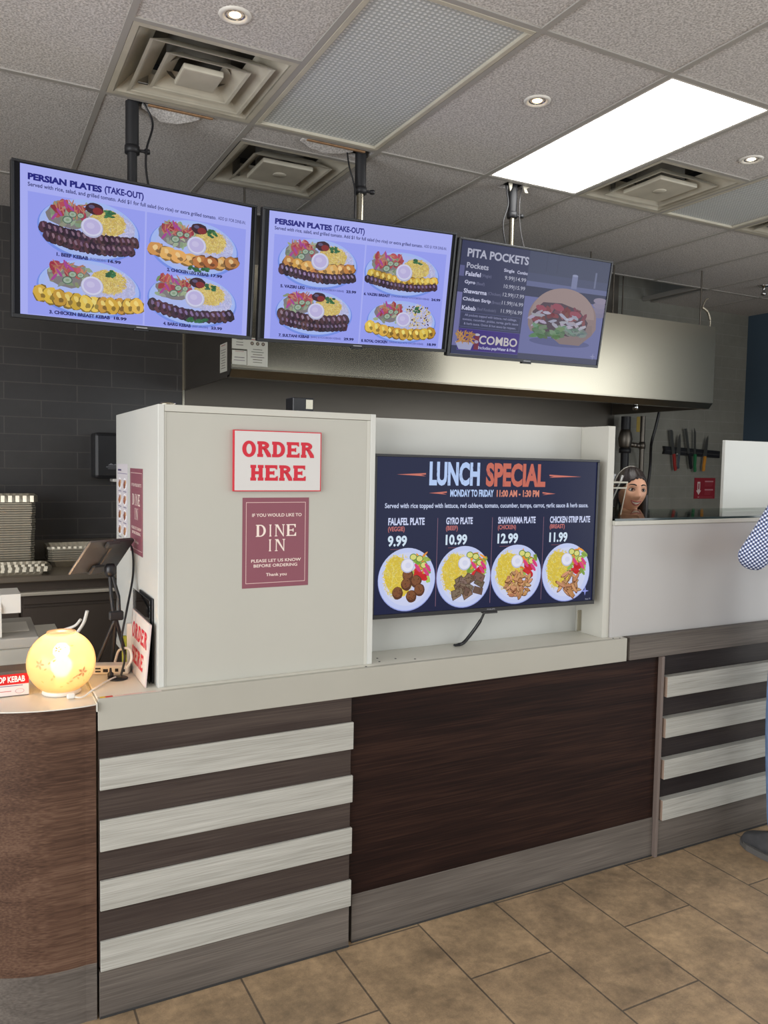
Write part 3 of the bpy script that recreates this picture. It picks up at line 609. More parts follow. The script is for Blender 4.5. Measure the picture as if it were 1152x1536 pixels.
def grains(a, cx, cz, rx, rz, n, cols, lay, L, W, clip=None):
    for i in range(n):
        q = random.random() ** .5; t_ = random.uniform(0, 2 * PI); x, z = cx + rx * q * math.cos(t_), cz + rz * q * math.sin(t_)
        an = random.uniform(0, PI); c, s_ = math.cos(an) * L, math.sin(an) * L; d, e = -math.sin(an) * W, math.cos(an) * W
        a.poly([(x - c - d, z - s_ - e), (x + c - d, z + s_ - e), (x + c + d, z + s_ + e), (x - c + d, z - s_ + e)], jit(random.choice(cols), 12), lay + i % 8)
BLU = (140, 150, 255)
def T(c, k=.22): return mixc(c, BLU, k)
def salad(a, cx, cz, s, lay=4, tk=.15, v=.7):
    tt = lambda c: T(mixc(c, (40, 30, 40), .12), tk)
    for i in range(26): a.ell(cx + random.uniform(-1, 1) * s, cz + random.uniform(-.8, .8) * s * v, s * .2, s * .1, jit(tt((160, 176, 118)), 24), lay + i % 3, random.uniform(0, 3), 9, .3)
    for i in range(13): a.ell(cx + random.uniform(-.85, .85) * s, cz + random.uniform(-.1, .8) * s * v, s * .26, s * .15, jit(tt((190, 56, 52)), 22), lay + 3 + i % 3, random.uniform(0, 3), 12, .15)
    for i in range(20):
        x, z = cx + random.uniform(-.8, .8) * s, cz + random.uniform(0, .9) * s * v; a.ell(x, z, s * .22, s * .035, jit(tt((216, 128, 72)), 16), lay + 6 + i % 3, random.uniform(0, 3), 8)
    for x, z, r in ((-.1, -.35, .24), (.15, .1, .2), (.55, .1, .17)):
        a.ell(cx + x * s, cz + z * s * v, r * s * 1.05, r * s * .8, tt((62, 104, 60)), lay + 9, .2); a.ell(cx + x * s, cz + z * s * v, r * s * .86, r * s * .63, tt((184, 206, 160)), lay + 10, .2); a.ell(cx + x * s, cz + z * s * v, r * s * .4, r * s * .28, tt((150, 180, 118)), lay + 11, .2)
    for x, z, an in ((-.2, .75, 1.9), (.05, .55, 2.4), (-.75, -.25, .9), (-.5, .1, 2.2)): a.ell(cx + x * s, cz + z * s * v, s * .24, s * .07, tt((190, 58, 142)), lay + 12, an, 10)
def cup(a, x, z, r, lay, tk=.2):
    a.ell(x, z - r * .08, r * 1.1, r * .98, T((196, 196, 210), tk), lay); a.ell(x, z, r * 1.02, r * .9, T((232, 230, 236), tk), lay + 1); a.ell(x, z, r * .84, r * .73, T((206, 192, 222), tk), lay + 2); a.ell(x - r * .15, z + r * .1, r * .4, r * .3, T((220, 208, 230), tk), lay + 3)
def persian(a, cx, cz, rx, rz, kind, tomato=True, barb=False):
    a.ell(cx, cz - rz * .03, rx * 1.0, rz * 1.0, (122, 148, 238), 3, n=48); a.ell(cx, cz + rz * .02, rx * .965, rz * .955, (168, 190, 250), 4, n=48); a.ell(cx, cz + rz * .02, rx * .86, rz * .84, (176, 190, 246), 5, n=48)
    YEL = [T((226, 196, 84), .12), T((238, 214, 110), .12), T((214, 180, 70), .12)]; WHT = [T((226, 222, 226), .3), T((204, 204, 220), .3)]
    a.ell(cx + rx * .45, cz + rz * .14, rx * .44, rz * .56, T((196, 194, 206), .3), 6, 0, 26, .05)
    if not barb: a.ell(cx + rx * .34, cz + rz * .32, rx * .36, rz * .4, T((206, 172, 84), .14), 13, 0, 26, .06)
    a.ell(cx - rx * .42, cz + rz * .36, rx * .40, rz * .42, T((126, 116, 92), .2), 7, 0, 22, .08)
    grains(a, cx + rx * .48, cz + rz * .12, rx * .4, rz * .58, 560, WHT, 6, rx * .034, rx * .006)
    if barb:
        grains(a, cx + rx * .42, cz + rz * .3, rx * .42, rz * .55, 260, WHT + YEL, 14, rx * .035, rx * .008); 
        for i in range(46): a.ell(cx + rx * .42 + random.uniform(-.36, .36) * rx, cz + rz * .32 + random.uniform(-.45, .45) * rz, rx * .022, rz * .03, jit((52, 24, 34), 14), 23, random.uniform(0, 3), 8)
    else:
        grains(a, cx + rx * .36, cz + rz * .32, rx * .34, rz * .42, 520, YEL, 14, rx * .034, rx * .006)
    salad(a, cx - rx * .40, cz + rz * .38, rx * .38, 8)
    if tomato:
        a.ell(cx + rx * .08, cz + rz * .72, rx * .18, rz * .2, (58, 28, 40), 26, wob=.06); a.ell(cx + rx * .14, cz + rz * .66, rx * .1, rz * .12, (132, 40, 44), 27); a.ell(cx + rx * .02, cz + rz * .78, rx * .06, rz * .06, (94, 84, 120), 28)
    for i in range(14): a.ell(cx + rx * (.38 + random.uniform(-.1, .1)), cz + rz * (.62 + random.uniform(-.12, .12)), rx * .045, rz * .045, jit((52, 104, 66), 16), 25 + i % 3, 0, 8, .3)
    DK = [(66, 40, 58), (84, 52, 62), (56, 34, 54)]; CH = [(206, 146, 76), (222, 170, 92), (186, 118, 60)]; YC = [(214, 172, 62), (228, 190, 80), (196, 150, 52)]
    arc = lambda z0, x0=-.88, x1=.88, sag=.34: (lambda u: (cx + rx * (x0 + (x1 - x0) * u), cz + rz * (z0 - sag * math.sin(PI * (.15 + .6 * u)))))
    if kind == 'koobideh': blob_row(a, arc(.02, sag=.30), 17, rx * .085, rz * .17, DK, 30, (130, 100, 120)); blob_row(a, arc(-.22, -.8, .8, .36), 16, rx * .085, rz * .17, DK, 37, (130, 100, 120))
    elif kind == 'leg': blob_row(a, arc(-.05, -.85, .85, .4), 8, rx * .17, rz * .2, CH, 30, (238, 200, 140), .16); 
    elif kind == 'breast': blob_row(a, arc(-.16, -.92, .92, .36), 12, rx * .13, rz * .25, YC, 30, (238, 214, 120), .12)
    elif kind == 'barg': blob_row(a, arc(-.05, -.88, .84, .52), 15, rx * .1, rz * .21, DK, 30, (128, 108, 150))
    elif kind == 'vaziri_leg': blob_row(a, arc(.1, -.72, .78, .3), 8, rx * .15, rz * .2, CH, 30, (238, 200, 140), .16); blob_row(a, arc(-.14, -.88, .88, .42), 17, rx * .085, rz * .18, DK, 37, (150, 130, 170))
    elif kind == 'vaziri_breast': blob_row(a, arc(.06, -.8, .85, .36), 12, rx * .12, rz * .2, YC, 30, (238, 214, 120)); blob_row(a, arc(-.14, -.9, .88, .42), 18, rx * .08, rz * .15, DK, 37, (130, 110, 150))
    elif kind == 'sultani': blob_row(a, arc(.02, -.84, .8, .32), 13, rx * .1, rz * .22, DK, 30, (140, 116, 140)); blob_row(a, arc(-.24, -.8, .8, .36), 16, rx * .085, rz * .16, DK, 37, (130, 110, 140))
    elif kind == 'royal': blob_row(a, arc(-.1, -.9, .86, .46), 10, rx * .14, rz * .24, YC, 30, (240, 222, 120), .1)
    cup(a, cx + rx * .03, cz + rz * .12, rx * .2, 46)
    if kind in ('leg', 'barg'):
        for i in range(18): a.ell(cx + rx * (.1 + random.uniform(-.22, .22)), cz - rz * (.74 + random.uniform(-.07, .07)), rx * .05, rz * .045, jit((52, 104, 66), 16), 46 + i % 3, 0, 8, .3)

def television(label, loc, rot, art, sx0, sx1, sz0, sz1, w=.96, h=.56, brand=None, bump=True):
    t = thing('television', label, 'television', loc, rot, 'televisions showing the menus'); w2, h2 = w / 2, h / 2
    f = MB(); f.box(-w2, w2, .004, .042, -h2, h2, .003); f.box(-w2 * .55, w2 * .55, .042, .062, -h2 * .75, h2 * .45, .008)
    k = .009
    for q in ((-w2, w2, h2 - k, h2), (-w2, w2, -h2, -h2 + k * 1.6), (-w2, -w2 + k, -h2 + k * 1.6, h2 - k), (w2 - k, w2, -h2 + k * 1.6, h2 - k)): f.box(q[0], q[1], -.002, .004, q[2], q[3], .001)
    f.build('housing', 'black', t, local=True)
    if bump: MB().box(-.03, .03, -.003, .02, -h2 - .008, -h2, .002).build('sensor_foot', 'black', t, local=True)
    b = Art(-.0026); b.rect(-.022, .022, -h2 + .004, -h2 + .0085, (150, 150, 156), 0) if not brand else b.text(brand, -.017, .017, -h2 + .0105, -h2 + .0055, (150, 150, 156), 0, .01)
    b.build('brand_mark', 'ink', t)
    art.build('screen', 'screen', t, loc=(0, .0035, 0)); return t
NAVY = (30, 32, 130); LAV = (176, 182, 255); PANE = (156, 164, 250); INK = (56, 58, 140)
def plates_screen(items):
    a = Art(); a.rect(-.4705, .4705, -.265, .2705, (4, 4, 8), 0); a.rect(-.451, .456, -.265, .268, LAV, 1)
    a.rect(-.425, .005, -.262, .176, PANE, 2); a.rect(.012, .434, -.262, .176, PANE, 2)
    a.text('PERSIAN PLATES', -.425, -.162, .2405, .2165, NAVY, bold=.055); a.text('(TAKE-OUT)', -.152, -.002, .2445, .2125, NAVY, bold=.035)
    a.text('Served with rice, salad, and grilled tomato. Add $1 for full salad (no rice) or extra grilled tomato.', -.425, .300, .2085, .1895, (44, 46, 112), bold=.016); a.text('ADD $1 FOR DINE-IN.', .308, .431, .2085, .1935, (74, 76, 140), bold=.012)
    for (cx, cz, rx, rz, kind, kw), (l1, l2, l3, x0, xm, xn, x1, z) in items:
        persian(a, cx, cz, rx, rz, kind, **kw)
        a.text(l1, x0, xm, z, z - .0135, (34, 32, 104), bold=.05, lay=52)
        if l2: a.text(l2, xm + .006, xn, z - .002, z - .0135, (96, 98, 172), bold=.02, lay=52)
        a.text(l3, x1 - .05, x1, z, z - .0125, (26, 24, 92), bold=.05, lay=52)
    return a
a = plates_screen([((-.203, .072, .19, .112, 'koobideh', {}), ('1. BEEF KEBAB', '(KOOBIDEH)', '16.99', -.325, -.21, -.145, -.086, -.026)),
    ((.213, .066, .19, .11, 'leg', {}), ('2. CHICKEN LEG KEBAB', None, '17.99', .098, .275, .28, .335, -.026)),
    ((-.2, -.146, .195, .108, 'breast', dict(tomato=False)), ('3. CHICKEN BREAST KEBAB', None, '18.99', -.35, -.125, -.12, -.06, -.2405)),
    ((.213, -.145, .192, .104, 'barg', {}), ('4. BARG KEBAB', '(BEEF SIRLOIN)', '23.99', .088, .205, .28, .343, -.2405))])
television('television with blue-lit Persian plates menu of beef and chicken kebabs, leftmost hanging screen', (.636, 3.322, 2.399), (.114, -.011, .104), a, -.451, .456, -.265, .268)
a = plates_screen([((-.215, .072, .19, .106, 'vaziri_leg', {}), ('5. VAZIRI LEG', '(CHICKEN LEG & KOOBIDEH KEBAB)', '23.99', -.388, -.275, -.085, -.024, -.029)),
    ((.208, .064, .198, .1, 'vaziri_breast', dict(tomato=False)), ('6. VAZIRI BREAST', '(CHICKEN BREAST & KOOBIDEH KEBAB)', '24.99', .015, .15, .36, .422, -.030)),
    ((-.22, -.142, .185, .1, 'sultani', {}), ('7. SULTANI KEBAB', '(BARG & KOOBIDEH KEBAB)', '29.99', -.385, -.24, -.085, -.02, -.240)),
    ((.225, -.15, .185, .098, 'royal', dict(tomato=False, barb=True)), ('8. ROYAL CHICKEN', '(ZERESHK RICE WITH CHICKEN KEBAB)', '18.99', .019, .155, .35, .422, -.241))])
television('television with blue-lit Persian plates menu of vaziri, sultani and royal dishes, middle hanging screen', (1.615, 3.347, 2.41), (.198, -.027, -.017), a, -.45, .453, -.266, .265)
# pita pockets screen
a = Art(); G1 = (52, 56, 88); a.rect(-.471, .471, -.266, .2715, (20, 22, 34), 0)
a.rect(-.462, -.06, -.266, .2705, G1, 1); a.rect(-.462, -.435, .105, .155, (92, 94, 140), 2); a.rect(-.462, -.432, -.225, .03, (112, 112, 164), 2)
a.rect(-.06, .469, -.265, .2705, (72, 78, 108), 1); a.rect(-.06, .469, .165, .2705, (66, 72, 98), 2); a.rect(-.06, .469, .1, .125, (96, 102, 142), 2); a.rect(-.06, .469, .05, .1, (52, 56, 84), 2)
a.rect(-.06, .469, -.235, .05, (104, 108, 158), 2); a.rect(-.06, .469, -.266, -.235, (64, 66, 92), 2); a.rect(.05, .053, .18, .27, (58, 62, 88), 3); a.rect(.12, .123, .18, .27, (58, 62, 88), 3)
a.rect(.225, .262, .115, .18, (118, 124, 160), 3); a.ell(.2435, .18, .0185, .006, (140, 146, 178), 4); a.rect(.375, .387, .13, .21, (104, 110, 140), 3)
for i in range(4): a.ell(.435, -.002 + i * .024, .048, .016, (120 + i * 6, 114 + i * 5, 142 + i * 3), 3 + i)
W3 = (178, 180, 200); W4 = (206, 208, 236); DM = (112, 114, 146)
a.text('PITA POCKETS', -.427, -.062, .237, .197, W3, bold=.03); a.text('Pockets', -.424, -.297, .172, .146, W3, bold=.022)
a.text('Single', -.205, -.142, .1665, .147, W4, bold=.016); a.text('Combo', -.124, -.06, .1655, .150, W4, bold=.016)
for n_, (nm, sb, pr_, z, xe, xs_) in enumerate([('Falafel', '(Vegie)', '9.99|14.99', .130, -.338, -.275), ('Gyro', '(Beef)', '10.99|15.99', .089, -.365, -.31), ('Shawarma', '(Chicken)', '12.99|17.99', .049, -.291, -.205), ('Chicken Strip', '(Breast)', '11.99|16.99', .009, -.262, -.2), ('Kebab', '(Beef Koobideh)', '11.99|16.99', -.031, -.346, -.225)]):
    a.text(nm, -.426, xe, z, z - .021, W4, bold=.022); a.text(sb, xe + .006, xs_, z - .003, z - .0215, DM); a.text(pr_, -.195, -.065, z + .003, z - .021, W3, bold=.008)
a.frame(-.43, -.07, -.132, -.062, .0016, (92, 96, 140), 2)
for i, s_ in enumerate(('All pockets topped with lettuce, red cabbage,', 'tomato, cucumber, pickles, turnip, garlic sauce', '& herb sauce. Onion & hot sauce by request.')): a.text(s_, -.405 if i != 1 else -.415, -.092 if i != 1 else -.08, -.069 - i * .0205, -.084 - i * .0205, (150, 152, 190), bold=.004)
a.rect(-.43, -.062, -.246, -.140, (56, 36, 122), 2); a.frame(-.43, -.062, -.246, -.140, .0014, (96, 90, 160), 3)
a.text('COMBO', -.305, -.072, -.166, -.209, (196, 190, 190), bold=.02, lay=5); a.text('Includes', -.305, -.23, -.219, -.234, W4, bold=.004, lay=5); a.text('pop/Water & Fries', -.224, -.077, -.2185, -.2375, W4, bold=.02, lay=5)
a.poly([(-.445, -.205), (-.335, -.205), (-.35, -.242), (-.42, -.242)], (160, 162, 196), 6)
for i in range(60): x = -.39 + random.uniform(-.05, .05); z = -.185 + random.uniform(-.02, .025); a.ell(x, z, .016, .0035, jit((176, 128, 70), 18), 7 + i % 6, random.uniform(0, 3), 6)
a.rect(-.333, -.305, -.238, -.165, (112, 34, 60), 6); a.ell(-.319, -.165, .016, .006, (180, 180, 200), 7); a.ell(-.32, -.2, .012, .008, (160, 150, 180), 7)
# pita sandwich
BUN = (136, 116, 116); a.ell(.2, -.165, .2, .022, (84, 88, 134), 4, n=30)
bun = [(.2 + .225 * math.cos(u), -.045 + .148 * math.sin(u)) for u in [PI * k / 24 for k in range(25)]]
a.poly(bun + [(-.02, -.09), (.0, -.12), (.4, -.12), (.43, -.08)], BUN, 5); a.poly([(x * .93 + .012, z * .96 + .012) for x, z in bun], (150, 130, 128), 6)
a.poly([(.1, -.12), (.2, -.172), (.33, -.172), (.41, -.11), (.4, -.06)], (128, 110, 110), 6)
fill = [(.0, -.02), (.06, .03), (.18, .035), (.3, .01), (.37, -.05), (.36, -.09), (.25, -.13), (.1, -.12), (.03, -.1), (.0, -.06)]
a.poly(fill, (74, 56, 70), 8)
for i in range(26): a.ell(random.uniform(.02, .34), random.uniform(-.06, .01), .026, .012, jit((120, 66, 74), 20), 9 + i % 4, random.uniform(0, 3), 9, .3)
for x, z, r in ((.05, .0, .035), (.16, .012, .04), (.28, -.015, .04)): a.ell(x, z, r, r * .42, (142, 66, 84), 13, -.15, 14, .1)
for i in range(24): a.ell(random.uniform(.0, .34), random.uniform(-.09, -.02), .028, .008, jit((164, 160, 178), 14), 14 + i % 4, random.uniform(-.6, .6), 9, .3)
for i in range(26): a.ell(random.uniform(.02, .2), random.uniform(-.14, -.09), .03, .012, jit((88, 116, 84), 22), 18 + i % 4, random.uniform(-.5, .5), 9, .3)
for i in range(16): a.ell(random.uniform(.18, .36), random.uniform(-.12, -.085), .028, .009, jit((108, 124, 120), 18), 18 + i % 4, random.uniform(-.5, .5), 9, .3)
def star(a, x, z, r, c, lay=5): a.poly([(x + (r if k % 2 == 0 else r * .28) * math.sin(k * PI / 4), z + (r if k % 2 == 0 else r * .28) * math.cos(k * PI / 4)) for k in range(8)], c, lay)
star(a, .435, -.222, .02, (132, 134, 176), 6)
television('television with dark pita pockets menu and a filled pita picture, rightmost hanging screen', (2.587, 3.332, 2.41), (.176, -.007, -.01), a, -.463, .469, -.268, .27)
# lunch special screen
a = Art(); a.rect(-.471, .471, -.2645, .2705, (26, 32, 66), 0); LW = (188, 212, 255); SA = (206, 110, 92)
a.text('LUNCH', -.267, -.062, .258, .174, LW, bold=.045); a.text('SPECIAL', -.036, .226, .258, .172, SA, bold=.045)
for i in range(26): x = random.uniform(-.26, .22); a.ell(x, random.uniform(.18, .25), .0006, random.uniform(.004, .012), (40, 46, 84), 6, random.uniform(-.2, .2), 6)
for x0, x1, z, d in ((-.393, -.281, .211, 1), (.244, .394, .213, -1), (-.267, -.196, .1485, 1), (.215, .275, .148, -1)):
    tip, base = (x0, x1) if d > 0 else (x1, x0); a.poly([(tip, z), (base, z + .006), (base, z + .001), (base - d * .02, z), (base, z - .005)], (212, 120, 104), 3)
a.text('MONDAY TO FRIDAY', -.182, -.001, .1615, .1355, LW, bold=.04); a.text('11:00 AM - 1:30 PM', .012, .2, .161, .1355, (222, 140, 118), bold=.04)
a.text('Served with rice topped with lettuce, red cabbage, tomato, cucumber, turnps, carrot, garlic sauce & herb sauce.', -.435, .433, .1135, .0915, (206, 216, 246), bold=.02)
for nm, sb, pr_, x0, x1, x2, x3 in (('FALAFEL PLATE', '(VEGGIE)', '9.99', -.421, -.281, -.358, -.348), ('GYRO PLATE', '(BEEF)', '10.99', -.195, -.086, -.147, -.107), ('SHAWARMA PLATE', '(CHICKEN)', '12.99', .022, .188, .101, .112), ('CHICKEN STRIP PLATE', '(BREAST)', '11.99', .254, .445, .324, .339)):
    a.text(nm, x0, x1, .0635, .0385, (214, 222, 255), bold=.035); a.text(sb, x0, x2, .034, .013, (210, 120, 116), bold=.02); a.text(pr_, x0, x3, .003, -.0345, (220, 238, 255), bold=.036)
    a.rect(x0 + .01, x3 - .015, -.0445, -.0432, (150, 90, 100), 3)
for x in (-.229, -.0025, .225): a.rect(x - .0008, x + .0008, -.249, .062, (150, 110, 130), 2)
def lunch_plate(cx, cz, r, kind):
    a.ell(cx, cz - .002, r, r * .985, (160, 172, 236), 3, n=44); a.ell(cx, cz, r * .985, r * .97, (202, 212, 252), 4, n=44); a.ell(cx, cz, r * .84, r * .83, (214, 220, 250), 5, n=40)
    YEL = [(226, 196, 52), (240, 218, 92), (232, 204, 72), (222, 210, 130)]
    a.ell(cx - r * .3, cz + r * .1, r * .5, r * .62, (222, 196, 70), 6, .2, 22, .07); grains(a, cx - r * .3, cz + r * .1, r * .55, r * .68, 420, YEL, 7, r * .045, r * .009)
    for i in range(22): a.ell(cx + r * random.uniform(.1, .78), cz + r * random.uniform(-.05, .62), r * .14, r * .07, jit((152, 182, 78), 26), 15 + i % 4, random.uniform(0, 3), 9, .3)
    for i in range(10): a.ell(cx + r * random.uniform(.2, .7), cz + r * random.uniform(.2, .75), r * .16, r * .035, jit((236, 150, 50), 16), 19 + i % 3, random.uniform(0, 3), 8)
    for x, z in ((.2, .68), (.42, .62), (.58, .42)): a.ell(cx + r * x, cz + r * z, r * .13, r * .11, (88, 130, 56), 22); a.ell(cx + r * x, cz + r * z, r * .105, r * .085, (226, 224, 130), 23)
    for i in range(5): a.ell(cx + r * random.uniform(.35, .62), cz + r * random.uniform(0, .25), r * .17, r * .09, jit((206, 40, 44), 12), 24 + i % 2, random.uniform(-1, .4), 12, .12)
    for x, z in ((.36, .34), (.72, .34), (.66, .2)): a.ell(cx + r * x, cz + r * z, r * .17, r * .06, (222, 64, 128), 26, -.9, 10)
    if kind == 'falafel':
        for x, z in ((.02, .12), (-.02, -.16), (.32, -.08), (-.32, -.42), (.16, -.54), (.44, -.36)):
            a.ell(cx + r * x, cz + r * z, r * .19, r * .2, (92, 54, 32), 30, n=16, wob=.05); a.ell(cx + r * x - r * .015, cz + r * z + r * .03, r * .155, r * .15, (132, 82, 48), 31, n=14, wob=.08)
            for i in range(12): a.ell(cx + r * x + random.uniform(-.12, .12) * r, cz + r * z + random.uniform(-.12, .12) * r, r * .022, r * .018, jit((104, 62, 36), 24), 32 + i % 2, 0, 6)
    elif kind == 'gyro':
        for i in range(20):
            x, z = cx + r * random.uniform(-.32, .62), cz + r * random.uniform(-.62, -.02); w_, h_ = r * random.uniform(.12, .24), r * random.uniform(.09, .15); an = random.uniform(-.6, .6)
            for k, (sc_, cc) in enumerate(((1, (86, 66, 54)), (.86, (124, 100, 82)))): a.poly([(x + (u * math.cos(an) - v * math.sin(an)) * sc_, z + (u * math.sin(an) + v * math.cos(an)) * sc_) for u, v in ((-w_, -h_), (w_, -h_ * .8), (w_ * .85, h_), (-w_ * .9, h_ * .85))], jit(cc, 14), 30 + 2 * (i % 8) + k)
            for k in range(4): a.ell(x + random.uniform(-.1, .1) * r, z + random.uniform(-.06, .06) * r, r * .03, r * .015, jit((88, 66, 52), 12), 47, an, 6)
    else:
        n_ = 70 if kind == 'shawarma' else 22; L_ = .13 if kind == 'shawarma' else .23
        for i in range(n_):
            q = random.random() ** .5; u = random.uniform(0, 2 * PI); x, z = cx + r * (.1 + .52 * q * math.cos(u)), cz + r * (-.34 + .42 * q * math.sin(u)); an = random.uniform(0, PI)
            a.ell(x, z - r * .012, r * L_, r * .062, jit((108, 62, 34), 14), 30 + 2 * (i % 8), an, 10, .15); a.ell(x, z, r * L_ * .9, r * .05, jit((204, 150, 104), 20), 31 + 2 * (i % 8), an, 10, .15)
    a.ell(cx, cz + r * .42, r * .235, r * .225, (196, 200, 232), 50); a.ell(cx, cz + r * .43, r * .21, r * .195, (236, 236, 252), 51); a.ell(cx + r * .02, cz + r * .43, r * .1, r * .09, (222, 224, 246), 52)
lunch_plate(-.344, -.1475, .111, 'falafel'); lunch_plate(-.116, -.1475, .112, 'gyro'); lunch_plate(.11, -.1475, .1115, 'shawarma'); lunch_plate(.339, -.149, .113, 'strip')
star(a, .434, -.227, .018, (150, 160, 240), 6); a.text('Roku TV', .437, .462, -.2555, -.2615, (170, 174, 190), lay=4)
lt = television('television with the lunch special menu of four round plates, standing inside the white alcove', (1.6805, 2.361, 1.349), (.005, .005, -.028), a, -.472, .471, -.266, .273, w=.956, h=.558, brand='PHILIPS')
MB().box(-.1, .1, .0625, .125, -.1, .1, .003).build('wall_mount', 'black_matte', lt, local=True)

def tv_pole(label, x, y, tvloc, tilt, tube_r, silver, thick):
    t = thing('ceiling_pole_mount', label, 'screen mount', (x, y, HC), group='ceiling poles of the menu screens'); top = HC + .3
    zb = tvloc[2] - .06
    MB().tube([(x, y, HC - thick), (x, y, top)], tube_r * 1.35, 18).build('outer_tube', 'black_matte', t)
    MB().tube([(x, y, zb), (x, y, HC - thick + .02)], tube_r * .8 if silver else tube_r, 18).build('inner_tube', 'steel' if silver else 'black_matte', t)
    MB().lathe([(tube_r * 1.5, -.015), (tube_r * 1.55, 0), (tube_r * 1.5, .015)], (x, y, HC - thick), 18).build('collar', 'black_matte', t)
    MB().tube([(x, y, HC - thick), (x + tube_r * 2.6, y - .01, HC - thick)], [.005, .007], 8).lathe([(.012, -.008), (.013, 0), (.012, .008)], (x + tube_r * 2.9, y - .01, HC - thick), 12).build('clamp_knob', 'black_matte', t)
    yb = tvloc[1] + .085
    MB().box(x - .05, x + .05, yb, y - tube_r * .9, zb - .02, zb + .04, .003).box(x - .11, x + .11, yb - .006, yb + .004, zb - .1, zb + .12, .002).build('bracket', 'black_matte', t)
    MB().box(x - .06, x + .06, y - .03, y + .03, HC + .26, HC + .3, .002).build('ceiling_plate', 'black_matte', t)
tv_pole('thick black ceiling pole holding the leftmost menu screen', .622, 3.478, (.636, 3.322, 2.399), .114, .020, False, .19)
tv_pole('ceiling pole with a chrome lower tube holding the middle menu screen', 1.674, 3.50, (1.615, 3.347, 2.41), .198, .020, True, .17)
tv_pole('slim silver ceiling pole holding the pita pockets screen', 2.552, 3.49, (2.587, 3.332, 2.41), .176, .018, True, .15)
def cable(label, pts, r=.004, m='black', name='cable', cat='cable', group=None):
    b = MB(); b.tube(curve_pts(pts, 10), r, 8); return tag(b.build(name, m), label, cat, group)
cable('black cable hanging loose beside the leftmost ceiling pole', [(.655, 3.46, 3.07), (.70, 3.455, 2.98), (.672, 3.44, 2.86), (.672, 3.43, 2.75), (.70, 3.42, 2.64), (.74, 3.43, 2.56)], .0045)
cable('black cable dangling left of the middle ceiling pole', [(1.60, 3.50, 3.07), (1.605, 3.48, 2.98), (1.63, 3.47, 2.88), (1.628, 3.46, 2.75), (1.64, 3.46, 2.6)], .004)
cable('dark cable looping left of the slim silver pole', [(2.50, 3.48, 3.05), (2.51, 3.47, 2.95), (2.475, 3.46, 2.85), (2.48, 3.45, 2.76), (2.52, 3.45, 2.66)], .004)
cable('pale cable running down right of the slim silver pole', [(2.60, 3.48, 3.05), (2.575, 3.46, 2.95), (2.585, 3.46, 2.83), (2.61, 3.45, 2.72), (2.63, 3.45, 2.62)], .0035, 'dark_grey')
# torn ceiling tile pieces by the poles
def torn(label, x0, x1, y0, drop):
    n = 9; vs = []; 
    for i in range(n):
        x = x0 + (x1 - x0) * i / (n - 1); w_ = .022 + .05 * math.sin(PI * i / (n - 1)) * random.uniform(.6, 1.2); d = drop * math.sin(PI * (i + .6) / n)
        vs += [(x, y0, HC - .006), (x, y0 + w_, HC - .006 - d), (x, y0, HC - .001), (x, y0 + w_, HC - .001 - d)]
    fs = []
    for i in range(n - 1):
        o, q = i * 4, i * 4 + 4; fs += [[o, o + 1, q + 1, q], [o + 2, q + 2, q + 3, o + 3], [o, q, q + 2, o + 2], [o + 1, o + 3, q + 3, q + 1]]
    fs += [[0, 2, 3, 1], [4 * n - 4, 4 * n - 3, 4 * n - 1, 4 * n - 2]]
    b = MB(); b.add(vs, fs, 0); b.box(x0 + .02, x1 + .05, y0 - .018, y0 - .004, HC - .012, HC - .0065, .001, 1); tag(b.build('torn_ceiling_tile', ['ceiling', 'torn_brown']), label, 'ceiling tile')
torn('torn bent piece of ceiling tile right of the leftmost pole, below the nearest diffuser', .66, .90, 3.46, .028)
torn('torn strip of ceiling tile left of the middle pole, below the large return grille', 1.36, 1.62, 3.46, .012)
for lb, sh_ in (('pale torn shred of tile hanging left of the slim silver pole', [(2.500, 3.052), (2.522, 3.052), (2.520, 3.03), (2.510, 3.012), (2.504, 3.03)]), ('small torn shred of tile hanging right of the slim silver pole', [(2.59, 3.052), (2.635, 3.052), (2.612, 3.04), (2.624, 3.02), (2.606, 3.018), (2.596, 3.035)])):
    b = MB(); b.prism(sh_, 3.452, 3.457, 'Y'); tag(b.build('tile_shred', 'offwhite_paint'), lb, 'ceiling tile')

# ------------------------------------------------------------------ kitchen: hood, rods, pipes
HX0, HX1, HY0, HY1, HZ0, HZ1 = 1.263, 4.955, 4.2, 5.24, 2.047, 2.65
t = thing('exhaust_hood', 'long stainless exhaust hood hanging behind the menu screens', 'exhaust hood', ((HX0 + HX1) / 2, 4.7, HZ0))
MB().prism([(HX0, HZ0 + .05), (HX1, HZ0 + .05), (HX1, HZ1), (HX0, HZ1)], HY0, HY0 + .012, 'Y').build('front_panel', 'steel', t)
lip = [(HY0, HZ0 + .05), (HY0 - .0005, HZ0 + .04), (HY0 + .035, HZ0), (HY0 + .075, HZ0 - .002), (HY0 + .075, HZ0 + .012), (HY0 + .04, HZ0 + .014), (HY0 + .012, HZ0 + .045), (HY0 + .012, HZ0 + .05)]
MB().prism(lip, HX0, HX1, 'X').build('lower_lip', 'steel', t)
MB().prism([(HY0 + .013, HZ0 + .03), (HY0 + .05, HZ0 + .001), (HY1, HZ0), (HY1, HZ1), (HY0 + .013, HZ1)], HX0, HX0 + .012, 'X').build('end_panel', 'steel_dark', t)
MB().prism([(HY0 + .013, HZ0 + .03), (HY0 + .05, HZ0 + .001), (HY1, HZ0), (HY1, HZ1), (HY0 + .013, HZ1)], HX1 - .012, HX1, 'X').build('end_panel', 'steel_dark', t)
MB().box(HX0 + .012, HX1 - .012, HY0 + .012, HY1, HZ1 - .012, HZ1, 0).build('top_panel', 'steel_dark', t)
b = MB(); n_ = 7
